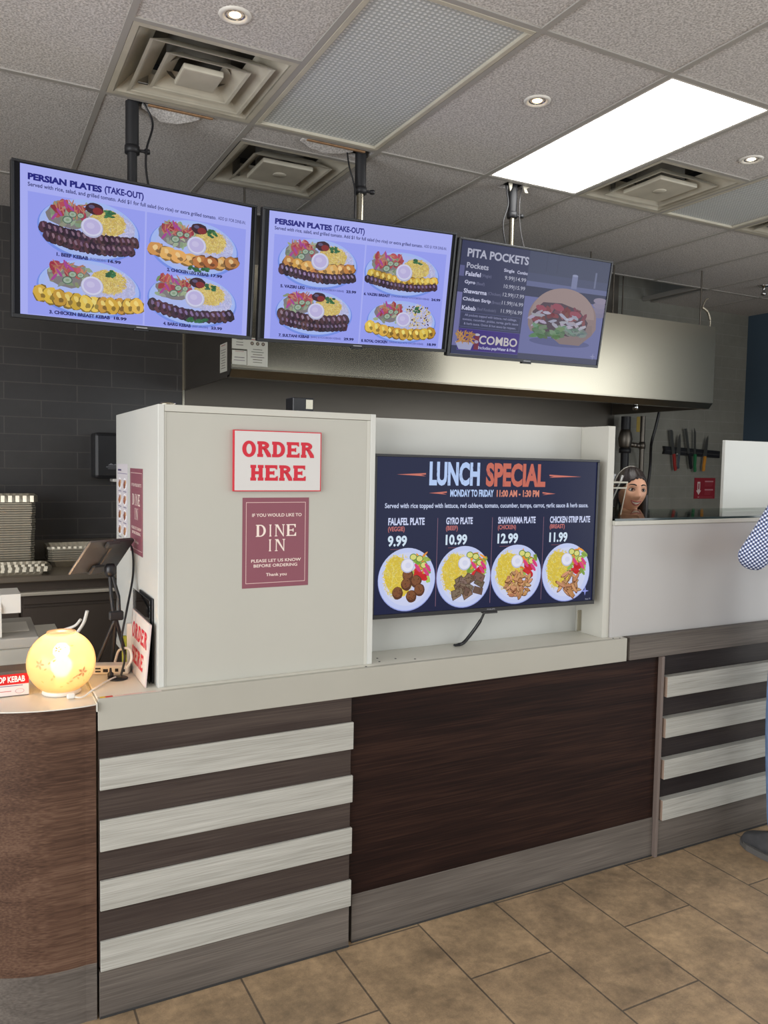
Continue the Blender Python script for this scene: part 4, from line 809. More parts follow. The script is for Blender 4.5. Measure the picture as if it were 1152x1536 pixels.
for i in range(n_):
    x0 = HX0 + .06 + i * .51; b.add([(x0, 4.55, HZ0 + .12), (x0 + .49, 4.55, HZ0 + .12), (x0 + .49, 5.1, HZ0 + .42), (x0, 5.1, HZ0 + .42), (x0, 4.56, HZ0 + .10), (x0 + .49, 4.56, HZ0 + .10), (x0 + .49, 5.11, HZ0 + .4), (x0, 5.11, HZ0 + .4)], [[0, 1, 2, 3], [4, 7, 6, 5], [0, 4, 5, 1], [1, 5, 6, 2], [2, 6, 7, 3], [3, 7, 4, 0]])
b.build('grease_filters', 'steel_dark', t)
b = MB(); b.lathe([(.018, 0), (.02, .02), (.012, .05), (.001, .055)], (4.28, 4.3, HZ0 - .035), 16); b.tube([(4.28, 4.3, HZ0 + .01), (4.28, 4.3, HZ0 + .1)], .008); b.build('nozzle', 'chrome', t)
for lb, x, y in (('thin hanger rod of the hood seen just right of the pita pockets screen', 3.78, 4.26), ('thin hanger rod of the hood beside the dark ceiling opening', 4.17, 4.45), ('thin hanger rod of the hood, second from its right end', 4.55, 4.75), ('long hanger rod at the right end of the hood with a wire twist', 4.83, 4.24), ('thin hanger rod above the gap between the two blue menu screens', 1.335, 4.22)):
    b = MB(); b.tube([(x, y, HZ1 - .001), (x, y, HC + (.45 if y > 4.64 else 0))], .006, 8); tag(b.build('hanger_rod', 'steel_dark'), lb, 'rod', 'hanger rods of the hood')
b = MB(); b.tube(curve_pts([(4.84, 4.235, 2.78), (4.87, 4.235, 2.84), (4.9, 4.235, 2.86)]), .006, 6); b.tube(curve_pts([(4.84, 4.235, 2.79), (4.90, 4.235, 2.76), (4.93, 4.235, 2.70), (4.93, 4.235, HZ1)]), [.011] * 10 + [.009] * 10 + [.006] * 11, 6)
tag(b.build('foil_tie', 'foil'), 'twisted foil tie on the long hanger rod above the hood end', 'tie')
b = MB(); b.lathe([(.045, .0), (.04, -.01), (.012, -.016), (.012, -.05), (.02, -.055), (.02, -.075), (.006, -.08)], (5.62, 4.32, HC), 20); tag(b.build('sprinkler_head', 'chrome'), 'chrome sprinkler head under the ceiling at the right edge', 'sprinkler')
# notices on the hood
def notice(lb, loc, rot, w, h, dots):
    a = Art(); a.rect(-w / 2, w / 2, -h / 2, h / 2, (206, 204, 192), 0); n_ = int(h / .013)
    if dots:
        for k in range(3): a.ell(-w * .27 + k * w * .27, h * .3, w * .085, w * .085, (72, 60, 54), 2); a.ell(-w * .27 + k * w * .27, h * .3, w * .05, w * .05, (150, 136, 120), 3)
    a.rect(-w * .3, w * .3, h * .42, h * .445, (150, 60, 56), 2)
    for i in range(2, n_ - 1):
        z = h / 2 - (i + .5) * h / n_
        if dots and z > h * .18: continue
        q = random.uniform(.2, .42); a.rect(-w * q, w * q, z - .0018, z + .0018, jit((112, 106, 100), 20), 2)
    o = slab(a, -w / 2, w / 2, -h / 2, h / 2, .002, 'notice', 'ink', loc=loc, rot=rot); tag(o, lb, 'notice', 'notices taped on the hood')
notice('white notice with three round icons on the hood front, right one of the small papers', (1.407, HY0 - .0025, 2.185), None, .115, .15, True)
notice('small square white notice at the hood corner, below another paper', (1.306, HY0 - .0025, 2.15), None, .08, .075, False)
notice('upper white notice at the hood front corner, half behind the leftmost screen', (1.307, HY0 - .0025, 2.238), None, .085, .085, False)
notice('notice paper on the end panel of the hood', (HX0 - .0025, 4.345, 2.16), (0, 0, -PI / 2), .13, .155, False)
# pipes right of the stainless sheet
b = MB(); b.tube([(4.99, 5.12, 0), (4.99, 5.12, 1.72)], .034, 16); b.lathe([(.05, 0), (.05, .04)], (4.99, 5.12, 1.72), 16); b.lathe([(.042, .04), (.05, .06), (.06, .12), (.05, .17), (.04, .2)], (4.99, 5.12, 1.72), 16, 1)
b.tube([(4.99, 5.12, 1.92), (4.99, 5.12, 2.03)], .04, 16); b.tube([(4.99, 5.12, 1.80), (5.125, 5.1, 1.785)], .022, 12, 1); b.lathe([(.03, -.02), (.034, 0), (.03, .02)], (5.08, 5.11, 1.79), 14, 1)
tag(b.build('gas_pipe', ['black_matte', 'steel_dark']), 'thick black gas pipe with a valve right of the stainless wall sheet', 'pipe')
b = MB(); b.tube([(5.165, 5.1, 0), (5.165, 5.1, 2.04)], .021, 14); b.lathe([(.028, 0), (.03, .03), (.024, .06)], (5.165, 5.1, 1.76), 14); tag(b.build('chrome_pipe', 'steel_dark'), 'shiny chrome pipe behind the smiling worker', 'pipe')
cable('black hose running down from the hood end beside the chrome pipe', [(5.24, 4.98, 2.12), (5.215, 5.0, 1.95), (5.205, 5.03, 1.82), (5.25, 5.08, 1.75), (5.29, 5.12, 1.6), (5.28, 5.14, 1.3), (5.28, 5.15, .9)], .012, 'black', 'hose', 'hose')
b = MB(); b.box(5.055, 5.095, 5.06, 5.065, 1.9, 2.03, .002); tag(b.build('valve_tag', mat('yellow_tag', (150, 128, 52), .6)), 'yellow tag hanging on the black gas pipe', 'tag')
# knife rack
t = thing('knife_rack', 'black magnetic knife rack on the grey tiled wall', 'knife rack', (5.92, 5.24, 1.72)); MB().prism([(5.565, 1.725), (6.285, 1.70), (6.285, 1.765), (5.565, 1.795), (5.575, 1.76)], 5.222, 5.2495, 'Y').build('bar', 'black', t)
MB().prism([(5.59, 1.752), (6.27, 1.727), (6.27, 1.734), (5.59, 1.760)], 5.2205, 5.222, 'Y').build('magnet_strip', 'dark_grey', t)
def knife(lb, top, bot, w, hm, kind, hl):
    T_, B_ = Vector((top[0], top[1])), Vector((bot[0], bot[1])); d = (B_ - T_).normalized(); n_ = Vector((-d.y, d.x)); L = (B_ - T_).length; J = T_ + d * (L - hl)
    t = thing('kitchen_knife', lb, 'knife', (J.x, 5.212, J.y), group='knives on the magnetic rack')
    P = lambda u, v: tuple(T_ + d * u + n_ * v)
    if kind == 'chef': pl = [P(0, w * .4), P(L * .2, w * .85), P(L - hl, w), P(L - hl, -w), P(L * .1, -w * .3)]
    elif kind == 'slice': pl = [P(0, -w), P(0, w * .6), P(w, w), P(L - hl, w), P(L - hl, -w)]
    else: pl = [P(0, -w * .8), P(L * .1, w * .7), P(L * .5, w), P(L - hl, w * .8), P(L - hl, -w * .8)]
    MB().prism(pl, 5.2155, 5.219, 'Y').build('blade', 'blade', t)
    hw = .016; MB().prism([P(L - hl - .004, -hw * .8), P(L - hl - .004, hw * .9), P(L - hl * .7, hw), P(L - hl * .35, hw * .75), P(L - .012, hw * 1.1), P(L, hw * .5), P(L, -hw * .6), P(L - hl * .4, -hw * .9)], 5.207, 5.2195, 'Y').build('handle', hm, t)
knife('slicing knife with a red handle, leftmost on the rack', (5.632, 1.943), (5.70, 1.575), .018, 'red', 'slice', .15)
knife('short dark steel knife between the red and black handled knives', (5.738, 1.91), (5.728, 1.594), .026, 'chrome', 'chef', .13)
knife('long knife with a black handle in the middle of the rack', (5.815, 1.96), (5.900, 1.594), .015, 'black', 'slice', .14)
knife('knife with a green handle, fourth on the rack', (5.936, 1.97), (5.95, 1.566), .014, 'green', 'bone', .16)
knife('broad chef knife with an orange handle, rightmost on the rack', (6.10, 1.905), (6.06, 1.575), .026, 'orange', 'chef', .135)
a = Art(); w, h = .275, .194; a.rect(-w / 2, w / 2, -h / 2, h / 2, (142, 40, 52), 0)
a.rect(-.098, -.062, -.02, .06, (214, 196, 194), 2); a.rect(-.087, -.073, -.01, .045, (142, 40, 52), 3); a.poly([(-.112, -.02), (-.048, -.02), (-.08, -.062)], (214, 196, 194), 2)
for z in (.058, -.02):
    a.rect(-.0, .112, z, z + .012, (196, 140, 146), 2)
    for k in range(3): a.rect(0, random.uniform(.07, .11), z - .014 - k * .012, z - .009 - k * .012, (158, 66, 76), 2)
a.rect(-.09, -.07, -.085, -.079, (206, 170, 172), 2); a.rect(-.06, .11, -.085, -.08, (164, 80, 88), 2)
o = slab(a, -w / 2, w / 2, -h / 2, h / 2, .004, 'wall_notice', 'ink', loc=(6.128, 5.245, 1.415)); tag(o, 'red safety notice with a white down arrow on the wall under the knives', 'sign')

# ------------------------------------------------------------------ kitchen left: prep table, trays, towel dispenser
t = thing('prep_counter', 'long stainless prep counter along the dark tiled wall at left', 'counter', (.3, 4.9, 0))
MB().box(-1.4, 1.9, 4.52, 5.235, .945, .977, .004).build('table_top', 'steel_warm', t)
MB().box(-1.4, 1.9, 5.228, 5.244, .977, 1.10, .003).build('backsplash', 'steel_dark', t)
MB().box(-1.4, 1.9, 4.60, 5.2, .08, .944, .002).build('body', 'kitchen_dark', t)
MB().box(-1.4, 1.9, 4.545, 4.60, .868, .888, .006).build('handle_rail', mat('rail_painted_shine', (196, 188, 172), .3, metal=.3), t)  # pale low-metal colour stands in for the rail's bright reflection
for i in range(4): MB().box(-1.38 + i * .82, -1.38 + i * .82 + .80, 4.582, 4.60, .30, .80, .004).build('door', 'kitchen_dark', t)
for i in range(4): MB().box(-1.38 + i * .82, -1.38 + i * .82 + .80, 4.585, 4.60, .815, .862, .003).build('drawer', 'kitchen_dark', t)
MB().box(-1.36, 1.86, 4.66, 5.18, 0, .08, 0).build('plinth', 'black', t)
def tray_mesh(w, d, h, name, rib=0., sk=.008):
    b = MB(); k = 44; pr = []; per = []
    def ringpts(hw, hd, r, ripple):
        out = []; segs = [(-hw + r, -hd, 1, 0), (hw, -hd + r, 0, 1), (hw - r, hd, -1, 0), (-hw, hd - r, 0, -1)]; lens = [2 * hw - 2 * r, 2 * hd - 2 * r] * 2
        for q, ((x, y, dx, dy), L) in enumerate(zip(segs, lens)):
            m_ = 22 if q % 2 == 0 else 16
            for i in range(m_):
                u = L * i / (m_ - 1); e = ripple * (1 if i % 2 else -1); out.append((x + dx * u + (dy) * e, y + dy * u - dx * e))
        return out
    rows = [(w / 2 * .86, d / 2 * .84, 0, .02, .0), (w / 2 * .97, d / 2 * .97, h, .02, rib), (w / 2 * 1.0, d / 2, h + .001, .02, rib), (w / 2 * 1.0, d / 2, h - sk, .02, rib * 1.6), (w / 2 * .985, d / 2 * .985, h - sk, .02, .0)]
    vs = []; n_ = 0
    for hw, hd, z, r, rp in rows:
        q = ringpts(hw, hd, r, rp); n_ = len(q); vs += [(x, y, z) for x, y in q]
    fs = []
    for i in range(len(rows) - 1):
        for j in range(n_): fs.append([i * n_ + j, i * n_ + (j + 1) % n_, (i + 1) * n_ + (j + 1) % n_, (i + 1) * n_ + j])
    fs.append(list(range(n_))[::-1]); b.add(vs, fs); o = b.build(name, 'foil', local=True); return o
def tray_stack(proto, x, y, z0, n, pitch, top_label, label, group, lean=.0, top=None):
    for i in range(n):
        o = proto if i == 0 else proto.copy()
        if i == n - 1 and top: o = top
        elif o is not proto: COL.objects.link(o)
        o.location = (x + random.uniform(-.002, .002) + lean * i, y + random.uniform(-.002, .002), z0 + i * pitch)
        o.rotation_euler = (0, 0, random.uniform(-.012, .012)); tag(o, top_label if i == n - 1 else label, 'foil tray', group)
P1 = tray_mesh(.40, .31, .05, 'foil_tray'); T1 = tray_mesh(.42, .325, .05, 'foil_tray', .0022, .034)
tray_stack(P1, .128, 4.93, .9775, 29, .0128, 'topmost foil tray with crimped rim on the tall stack at the left edge', 'foil tray nested in the tall stack at the left edge, below its top tray', 'tall stack of foil trays', .0004, T1)
P2 = tray_mesh(.34, .26, .04, 'foil_tray'); T2 = tray_mesh(.345, .264, .04, 'foil_tray', .0016, .012)
tray_stack(P2, .575, 4.97, .9775, 7, .0125, 'topmost foil tray of the low stack behind the tablet', 'foil tray nested in the low stack behind the tablet, below its top tray', 'low stack of foil trays', top=T2)
P3 = tray_mesh(.40, .15, .032, 'foil_tray', .0015, .014); T3 = tray_mesh(.38, .14, .032, 'foil_tray', .0015, .018)
tray_stack(P3, .195, 4.63, .9775, 3, .012, 'topmost shallow foil tray lying in front of the tall stack', 'shallow foil tray in the small pile before the tall stack, below its top tray', 'shallow foil trays at the counter front', top=T3)
t = thing('towel_dispenser', 'black paper towel dispenser on the tiled wall left of the partition', 'dispenser', (.84, 5.2, 1.46))
MB().box(.685, .985, 5.06, 5.2495, 1.475, 1.752, .02).build('cover', 'black', t); MB().box(.79, .97, 5.075, 5.19, 1.455, 1.474, .006).build('paper_mouth', 'white_plastic', t)
a = Art(); a.poly([(-.03, 0), (-.012, .014), (.004, .004), (.012, .01), (.03, 0)], (120, 120, 124), 0); a.rect(-.04, .04, -.012, -.006, (104, 104, 108), 0); a.rect(-.03, .03, -.022, -.017, (90, 90, 94), 0); a.build('mark', 'ink', t, loc=(-.05, 5.0595 - 5.2, .095))

# ------------------------------------------------------------------ things on the counter at left
# globe lamp
def m_globe():
    m, n, l, p = nodemat('frosted_globe_glass'); n.remove(p)
    tr = n.new('ShaderNodeBsdfTranslucent'); tr.inputs[0].default_value = (.62, .46, .33, 1); df = n.new('ShaderNodeBsdfDiffuse'); df.inputs[0].default_value = (.6, .5, .4, 1)
    rf = n.new('ShaderNodeBsdfRefraction'); rf.inputs['IOR'].default_value = 1.12; rf.inputs['Roughness'].default_value = .42; rf.inputs[0].default_value = (1, .9, .6, 1)
    tp_ = n.new('ShaderNodeBsdfTransparent'); tp_.inputs[0].default_value = (1, .9, .75, 1); m4 = n.new('ShaderNodeMixShader'); m4.inputs[0].default_value = .30
    g = n.new('ShaderNodeBsdfGlossy'); g.inputs['Roughness'].default_value = .25
    m1 = n.new('ShaderNodeMixShader'); m1.inputs[0].default_value = .18; l.new(tr.outputs[0], m1.inputs[1]); l.new(df.outputs[0], m1.inputs[2])
    m2 = n.new('ShaderNodeMixShader'); m2.inputs[0].default_value = .30; l.new(m1.outputs[0], m2.inputs[1]); l.new(rf.outputs[0], m2.inputs[2])
    m3 = n.new('ShaderNodeMixShader'); m3.inputs[0].default_value = .05; l.new(m2.outputs[0], m3.inputs[1]); l.new(g.outputs[0], m3.inputs[2]); l.new(m3.outputs[0], m4.inputs[1]); l.new(tp_.outputs[0], m4.inputs[2]); l.new(m4.outputs[0], n['Material Output'].inputs[0]); return m
M['globe'] = m_globe(); M['etched'] = mat('etched_flower_glass', (196, 150, 104), .6); M['bulb'] = emit('bulb_glow', (255, 226, 150), 16)
gx, gy, gz, gr = .238, 2.455, 1.008, .094
t = thing('globe_lamp', 'glowing frosted glass globe lamp with etched flowers on the curved counter', 'lamp', (gx, gy, .917))
prof = [(.052, -.0895)] + [(gr * math.cos(math.radians(a_)), gr * math.sin(math.radians(a_)) * .985) for a_ in range(-58, 67, 4)] + [(.040, .089), (.038, .0885)] + [((gr - .004) * math.cos(math.radians(a_)), (gr - .004) * math.sin(math.radians(a_)) * .985) for a_ in range(64, -60, -6)]
MB().lathe(prof, (gx, gy, gz), 56, cap=False).build('globe', 'globe', t)
MB().lathe([(.05, 0), (.054, .004), (.05, .014), (.02, .02), (.016, .05), (.001, .05)], (gx, gy, .9172), 32).build('base', 'white_plastic', t)
MB().lathe([(.001, -.036), (.016, -.032), (.029, -.012), (.028, .008), (.014, .026), (.001, .03)], (gx, gy, gz - .008), 24).build('bulb', 'bulb', t)
# etched flower sprays standing slightly proud of the glass
b = MB()
def onglobe(az, el, r=gr + .0006): return Vector((gx + r * math.cos(el) * math.sin(az), gy - r * math.cos(el) * math.cos(az), gz + r * math.sin(el) * .985))
def leaf(az, el, s_, an, mb):
    pts = [(-1, 0), (-.4, .42), (.3, .4), (1, 0), (.3, -.4), (-.4, -.42)]; vs = [onglobe(az + s_ * (u * math.cos(an) - v * math.sin(an)) / math.cos(el), el + s_ * (u * math.sin(an) + v * math.cos(an))) for u, v in pts]; mb.add(vs, [list(range(6))])
for fa, fe, s_ in ((.55, -.17, .1), (-.75, .15, .09), (-.2, .62, .07)):
    for k in range(5): leaf(fa + s_ * math.cos(k * 1.257) / math.cos(fe), fe + s_ * math.sin(k * 1.257), s_ * .85, k * 1.257, b)
for (fa, fe, an) in ((.36, -.26, .8), (.28, -.3, .6), (.42, -.35, 2.2), (.2, -.42, .3), (.1, -.48, 2.5), (-.3, -.2, 1.9), (-.38, -.3, 1.2), (-.55, .02, .6), (-.45, .2, 1.1), (-.3, .28, .8), (.7, -.5, 2), (.85, -.3, 1.2), (-.1, -.6, .3), (-.7, -.4, 2.4), (.05, .66, .2), (.3, .7, .1)): leaf(fa, fe, .055, an, b)
b.build('etched_flowers', 'etched', t)
pl = bpy.data.lights.new('bulb_light', 'POINT'); pl.energy = 2.8; pl.color = (1, .74, .50); pl.shadow_soft_size = .02; po = bpy.data.objects.new('bulb_light', pl); po.parent = t; po.location = (0, 0, gz - .917 + .03); COL.objects.link(po)
cable('white lamp cord lying from the globe lamp across the worktop joint', [(.262, 2.372, .924), (.285, 2.368, .922), (.32, 2.40, .933), (.36, 2.46, .934), (.395, 2.497, .9355)], .0028, 'white_plastic')
b = MB(); b.box(.243, .266, 2.368, 2.378, .9185, .935, .004); tag(b.build('cord_switch', 'white_plastic'), 'small white inline switch at the foot of the globe lamp', 'switch')
# box of kebab food
t = thing('food_box', 'red and white printed kebab box standing left of the globe lamp', 'box', (.0, 2.5, .917)); FB = (-.12, .152, 2.47, 2.55, .9175, .9905)
MB().box(*FB, .001).build('carton', 'brown_card', t)
a = Art(); a.rect(-.136, .136, .002, .034, (224, 214, 210), 0); a.rect(-.136, .136, .034, .064, (206, 36, 36), 0); a.text('TOP KEBAB', .046, .126, .058, .040, (244, 240, 236), 3, .03)
for z, x1 in ((.029, .12), (.021, .05), (.014, .09), (.008, .02)): a.rect(-.12, x1, z, z + .0022, (196, 120, 116) if z < .025 else (110, 100, 130), 2)
a.ring(.112, .014, .012, .007, .0105, .0058, (196, 150, 150), 2)
a.build('printed_front', 'ink', t, loc=(.016, 2.4693 - 2.5, .001))
# equipment behind the lamp
b = MB(); b.box(-.15, .225, 3.085, 3.485, .9175, .956, .006); tag(b.build('cash_drawer', mat('pale_grey_metal_case', (172, 168, 160), .5)), 'flat pale grey box on the curved counter behind the globe lamp', 'cash drawer')
b = MB(); b.box(.09, .20, 3.2, 3.38, .9565, .958, 0); tag(b.build('paper_slip', 'white_plastic'), 'blank white paper slip lying on the flat grey box', 'paper')
t = thing('receipt_printer', 'white receipt printer at the left edge, standing on the flat grey box', 'printer', (.0, 3.2, .956))
MB().prism([(3.11, .957), (3.30, .957), (3.30, 1.09), (3.13, 1.105), (3.11, 1.06)], -.12, .105, 'X').build('body', 'white_plastic', t); MB().prism([(3.12, 1.04), (3.34, 1.035), (3.36, 1.085), (3.34, 1.098), (3.12, 1.108)], .1055, .168, 'X').build('paper_cover', 'white_plastic', t)
cable('white cable sticking up behind the globe lamp', [(.322, 3.0, .95), (.345, 2.98, .985), (.362, 2.96, 1.02), (.372, 2.95, 1.062)], .006, 'white_plastic')
cable('second white cable end beside the upright cable behind the lamp', [(.30, 3.0, .99), (.335, 2.985, 1.005), (.352, 2.965, 1.03)], .005, 'white_plastic')
# network hub / charger block, grommet, cables
t = thing('network_hub', 'small white hub box with ports beside the leaning ORDER HERE sign', 'hub', (.395, 2.572, .929)); mx = Matrix.Translation((.395, 2.572, .929)) @ Matrix.Rotation(math.radians(-20), 4, 'Z')
MB().box(-.055, .055, -.018, .03, .0005, .028, .003, mx=mx).build('case', 'white_plastic', t)
k = MB()
for x0, x1, z0, z1 in ((-.045, -.029, .017, .022), (-.045, -.029, .008, .013), (-.022, -.007, .008, .018), (.014, .024, .009, .019), (.034, .044, .008, .017)): k.box(x0, x1, -.0186, -.0172, z0, z1, 0, mx=mx)
k.build('ports', 'black', t)
b = MB(); b.lathe([(.029, 0), (.030, .003), (.027, .005), (.001, .0055)], (.402, 2.497, .929), 28); tag(b.build('cable_grommet', 'black'), 'round black cable grommet in the white worktop near the lamp', 'grommet')
cable('black cable running down from the tablet to the round grommet', [(.468, 2.722, 1.325), (.482, 2.705, 1.30), (.478, 2.67, 1.22), (.442, 2.58, 1.12), (.420, 2.54, 1.04), (.424, 2.51, .99), (.412, 2.503, .936)], .0035)
cable('white cable looping up from the hub over the leaning sign', [(.41, 2.60, .958), (.418, 2.57, 1.0), (.435, 2.50, 1.018), (.438, 2.47, .995), (.43, 2.50, .96)], .004, 'white_plastic')
b = MB(); b.lathe([(.006, 0), (.009, .003), (.009, .014), (.004, .018), (.003, .03)], (.383, 2.512, .931), 12); tag(b.build('black_plug', 'black'), 'small black plug on the worktop in front of the white hub', 'plug')
# tablet on tripod
t = thing('tablet_stand', 'black tripod stand holding up the tablet behind the lamp', 'stand', (.415, 2.62, .929))
hub_ = (.416, 2.625, 1.10)
MB().tube([(hub_[0] - .006, hub_[1], 1.10), (.404, 2.63, 1.16), (.400, 2.635, 1.235)], .0055, 10).tube([(hub_[0] + .012, hub_[1], 1.10), (.426, 2.63, 1.16), (.406, 2.635, 1.235)], .0055, 10).build('yoke', 'black_matte', t)
MB().box(.396, .440, 2.615, 2.635, 1.085, 1.115, .004).build('pivot', 'black_matte', t)
for x, y in ((.356, 2.642), (.458, 2.642), (.41, 2.648)):
    MB().tube([(hub_[0], hub_[1], 1.09), (x, y, .935)], .0065, 8).lathe([(.009, -.0055), (.009, .006), (.006, .012)], (x, y, .935), 10).build('leg', 'black_matte', t)
MB().lathe([(.012, -.02), (.018, -.01), (.018, .01), (.012, .02)], (.402, 2.635, 1.245), 14).build('clamp', 'black', t)
e = Euler((math.radians(37.4), math.radians(1.9), math.radians(41.6))); mx = Matrix.Translation((.376, 2.645, 1.29)) @ e.to_matrix().to_4x4()
t = thing('tablet', 'dark tablet computer seen from behind, clamped on the tripod stand', 'tablet', (.376, 2.645, 1.29))
MB().box(-.100, .030, -.004, .004, -.068, .068, .0035, mx=mx).build('body', mat('grey_tablet_shell', (98, 92, 88), .4, metal=.3), t)
MB().box(-.096, .096, .0041, .0048, -.062, .062, 0, mx=mx).build('screen', 'black', t)
MB().box(.006, .100, -.0115, .004, -.066, .069, .003, mx=mx).box(-.03, .03, -.018, -.0045, .045, .068, .004, mx=mx).box(-.022, .034, -.016, -.0045, -.066, -.03, .004, mx=mx).build('case_back', 'dark_grey', t)
# leaning sign, acrylic holder, black folders against the partition side
def leaning(name, lb, cat, y0, y1, h, x, lean, th, m, extra=None):
    mx = Matrix.Translation((x, (y0 + y1) / 2, .929)) @ Matrix.Rotation(lean, 4, 'Y'); w = (y1 - y0)
    b = MB(); b.box(-th, 0, -w / 2, w / 2, .0005, h, min(.002, th * .3), mx=mx); return tag(b.build(name, m), lb, cat), mx
leaning('black_folder', 'black folder leaning on the partition side behind the acrylic holder', 'folder', 2.40, 2.60, .255, .4895, 0, .005, 'black')
leaning('grey_clipboard', 'dark grey board leaning between the black folder and the acrylic holder', 'board', 2.42, 2.66, .238, .484, 0, .004, 'dark_grey')
o, mx = leaning('acrylic_holder', 'clear acrylic sign holder leaning behind the small ORDER HERE sign', 'sign holder', 2.40, 2.67, .25, .479, 0, .002, 'acrylic')
a = Art(); order_here(a, .284, .185, rim=(214, 196, 192))
o = slab(a, -.142, .142, -.0925, .0925, .004, 'order_sign', 'ink'); tag(o, 'small white ORDER HERE sign with red letters leaning against the left side of the partition', 'sign')
o.matrix_world = Matrix.Translation((.4555, 2.503, .9305)) @ Matrix.Rotation(.09, 4, 'Y') @ Matrix.Rotation(-PI / 2, 4, 'Z') @ Matrix.Translation((0, 0, .0925))
# sticker strip on the front edge
a = Art(); a.rect(-.085, .085, -.007, .007, (214, 204, 196), 0); a.rect(-.085, -.070, -.007, .007, (226, 190, 40), 2); a.rect(-.070, -.050, -.007, .007, (200, 52, 44), 2); a.rect(-.045, .03, -.003, -.0005, (216, 150, 146), 2); a.rect(-.02, .07, .002, .004, (216, 150, 146), 2)
o = slab(a, -.085, .085, -.007, .007, .0004, 'sticker_strip', 'ink', loc=(.409, 2.3165, .9297), rot=(-PI / 2, 0, 0)); tag(o, 'worn sticker strip with yellow and red ends on the front edge of the worktop', 'sticker')
# strap below lunch screen
b = MB(); pts = curve_pts([(1.70, 2.42, 1.07), (1.685, 2.435, 1.02), (1.655, 2.455, .965), (1.63, 2.46, .938), (1.605, 2.455, .935)], 8)
b.tube(pts, [.0045] * 8 + [.0065] * 17 + [.006] * 8, 8); b.box(1.585, 1.612, 2.447, 2.463, .9298, .938, .003); tag(b.build('cable', 'black'), 'short black strap-like cable hanging below the lunch special screen', 'cable')
# things on top of the partition
t = thing('card_reader', 'small dark gadget with a silver face on top of the partition at the back', 'gadget', (1.13, 2.9, BZ1)); MB().box(1.10, 1.185, 2.86, 2.94, BZ1, 1.842, .003).build('body', 'black', t); MB().box(1.152, 1.180, 2.8585, 2.86, 1.80, 1.835, 0).build('face', 'steel', t)
b = MB(); b.box(1.02, 1.165, 2.62, 2.70, BZ1 + .0003, 1.777, .006); b.lathe([(.006, 0), (.005, .006)], (1.075, 2.61, BZ1 + .0003), 10); tag(b.build('grey_remote', 'dark_grey'), 'flat dark grey remote lying on top of the partition', 'remote')
b = MB(); b.lathe([(.024, 0), (.026, .003), (.022, .008), (.001, .009)], (.53, 2.40, BZ1), 24); tag(b.build('metal_puck', 'steel'), 'small round metal puck on the top left corner of the partition', 'puck')
# tape dispenser / bright thing behind stand
b = MB(); b.box(.452, .468, 2.63, 2.645, .9295, 1.07, .002); b.box(.438, .452, 2.632, 2.645, .9295, 1.03, .002, 1); tag(b.build('folded_flyer', ['white_plastic', mat('lime_print', (176, 190, 70), .5)]), 'lime and white folded flyer standing behind the tripod legs', 'flyer')

# deli container with utensils on the glass
CX, CY = 2.352, 2.52
t = thing('plastic_container', 'clear square plastic container on the glass shelf beside the alcove', 'container', (CX, CY, 1.3985))
zc = 1.399
def frust(mb, cx, cy, a0, z0, a1, z1, th, mi=0):
    for (p, q) in (((a0, z0), (a1, z1)), ((a0 - th, z0), (a1 - th, z1))):
        vs = []
        for a_, z in (p, q): vs += [(cx - a_, cy - a_, z), (cx + a_, cy - a_, z), (cx + a_, cy + a_, z), (cx - a_, cy + a_, z)]
        mb.add(vs, [[k, (k + 1) % 4, 4 + (k + 1) % 4, 4 + k] for k in range(4)], mi)
b = MB(); frust(b, CX, CY, .046, zc + .0, .062, zc + .135, .002); b.box(CX - .046, CX + .046, CY - .046, CY + .046, zc, zc + .002, 0); b.build('tub', 'clear_plastic', t)
b = MB()
for z, a_ in ((zc + .135, .064), (zc + .112, .0615)):
    for s_ in (-1, 1): b.box(CX - a_, CX + a_, CY + s_ * a_ - .002, CY + s_ * a_ + .002, z, z + .006, .001).box(CX + s_ * a_ - .002, CX + s_ * a_ + .002, CY - a_, CY + a_, z, z + .006, .001)
for sx in (-1, 1): b.tube([(CX + sx * .047, CY - .047, zc + .004), (CX + sx * .062, CY - .062, zc + .135)], .002, 6)
b.build('rim', 'frost_rim', t)
for lb, x0, x1, zt in (('metal serving spoon standing in the clear container, right one', CX + .02, CX + .058, 1.566), ('metal serving spoon standing in the clear container, left one half hidden', CX - .02, CX + .044, 1.571)):
    yo = -.008 if 'right' in lb else .024
    t = thing('serving_spoon', lb, 'spoon', (x0, CY, zc + .003), group='spoons in the clear container')
    MB().tube([(x0, CY - .005 + yo, zc + .045), (x1 - .002, CY - .02 + yo, 1.535)], .004, 8).build('handle', 'chrome', t); MB().tube([(x1 - .003, CY - .02 + yo, 1.53), (x1 + .006, CY - .025 + yo, zt)], [.005, .008], 10).build('handle_end', 'chrome', t)
    MB().lathe([(.001, -.004), (.016, .002), (.024, .014), (.025, .016)], (x0, CY - .005 + yo, zc + .022), 20, cap=False).build('bowl', 'chrome', t)

# ------------------------------------------------------------------ people
def skin_body(name, pts, edges, mats, parent=None, sub=2, root=0):
    me = bpy.data.meshes.new('sk'); me.from_pydata([p[:3] for p in pts], edges, []); ob = bpy.data.objects.new('sk', me); COL.objects.link(ob)
    md = ob.modifiers.new('s', 'SKIN'); md.use_smooth_shade = True; ob.modifiers.new('d', 'SUBSURF').levels = sub
    if not me.skin_vertices: me.skin_vertices.new()
    for i, p in enumerate(pts):
        r = p[3]; me.skin_vertices[0].data[i].radius = r if isinstance(r, tuple) else (r, r); me.skin_vertices[0].data[i].use_root = (i == root)
    dg = bpy.context.evaluated_depsgraph_get(); dg.update(); nm = bpy.data.meshes.new_from_object(ob.evaluated_get(dg)); bpy.data.objects.remove(ob); return nm
def me_to_mb(me, mb, mi=0):
    mb.add([v.co for v in me.vertices], [list(p.vertices) for p in me.polygons], mi, True); return mb
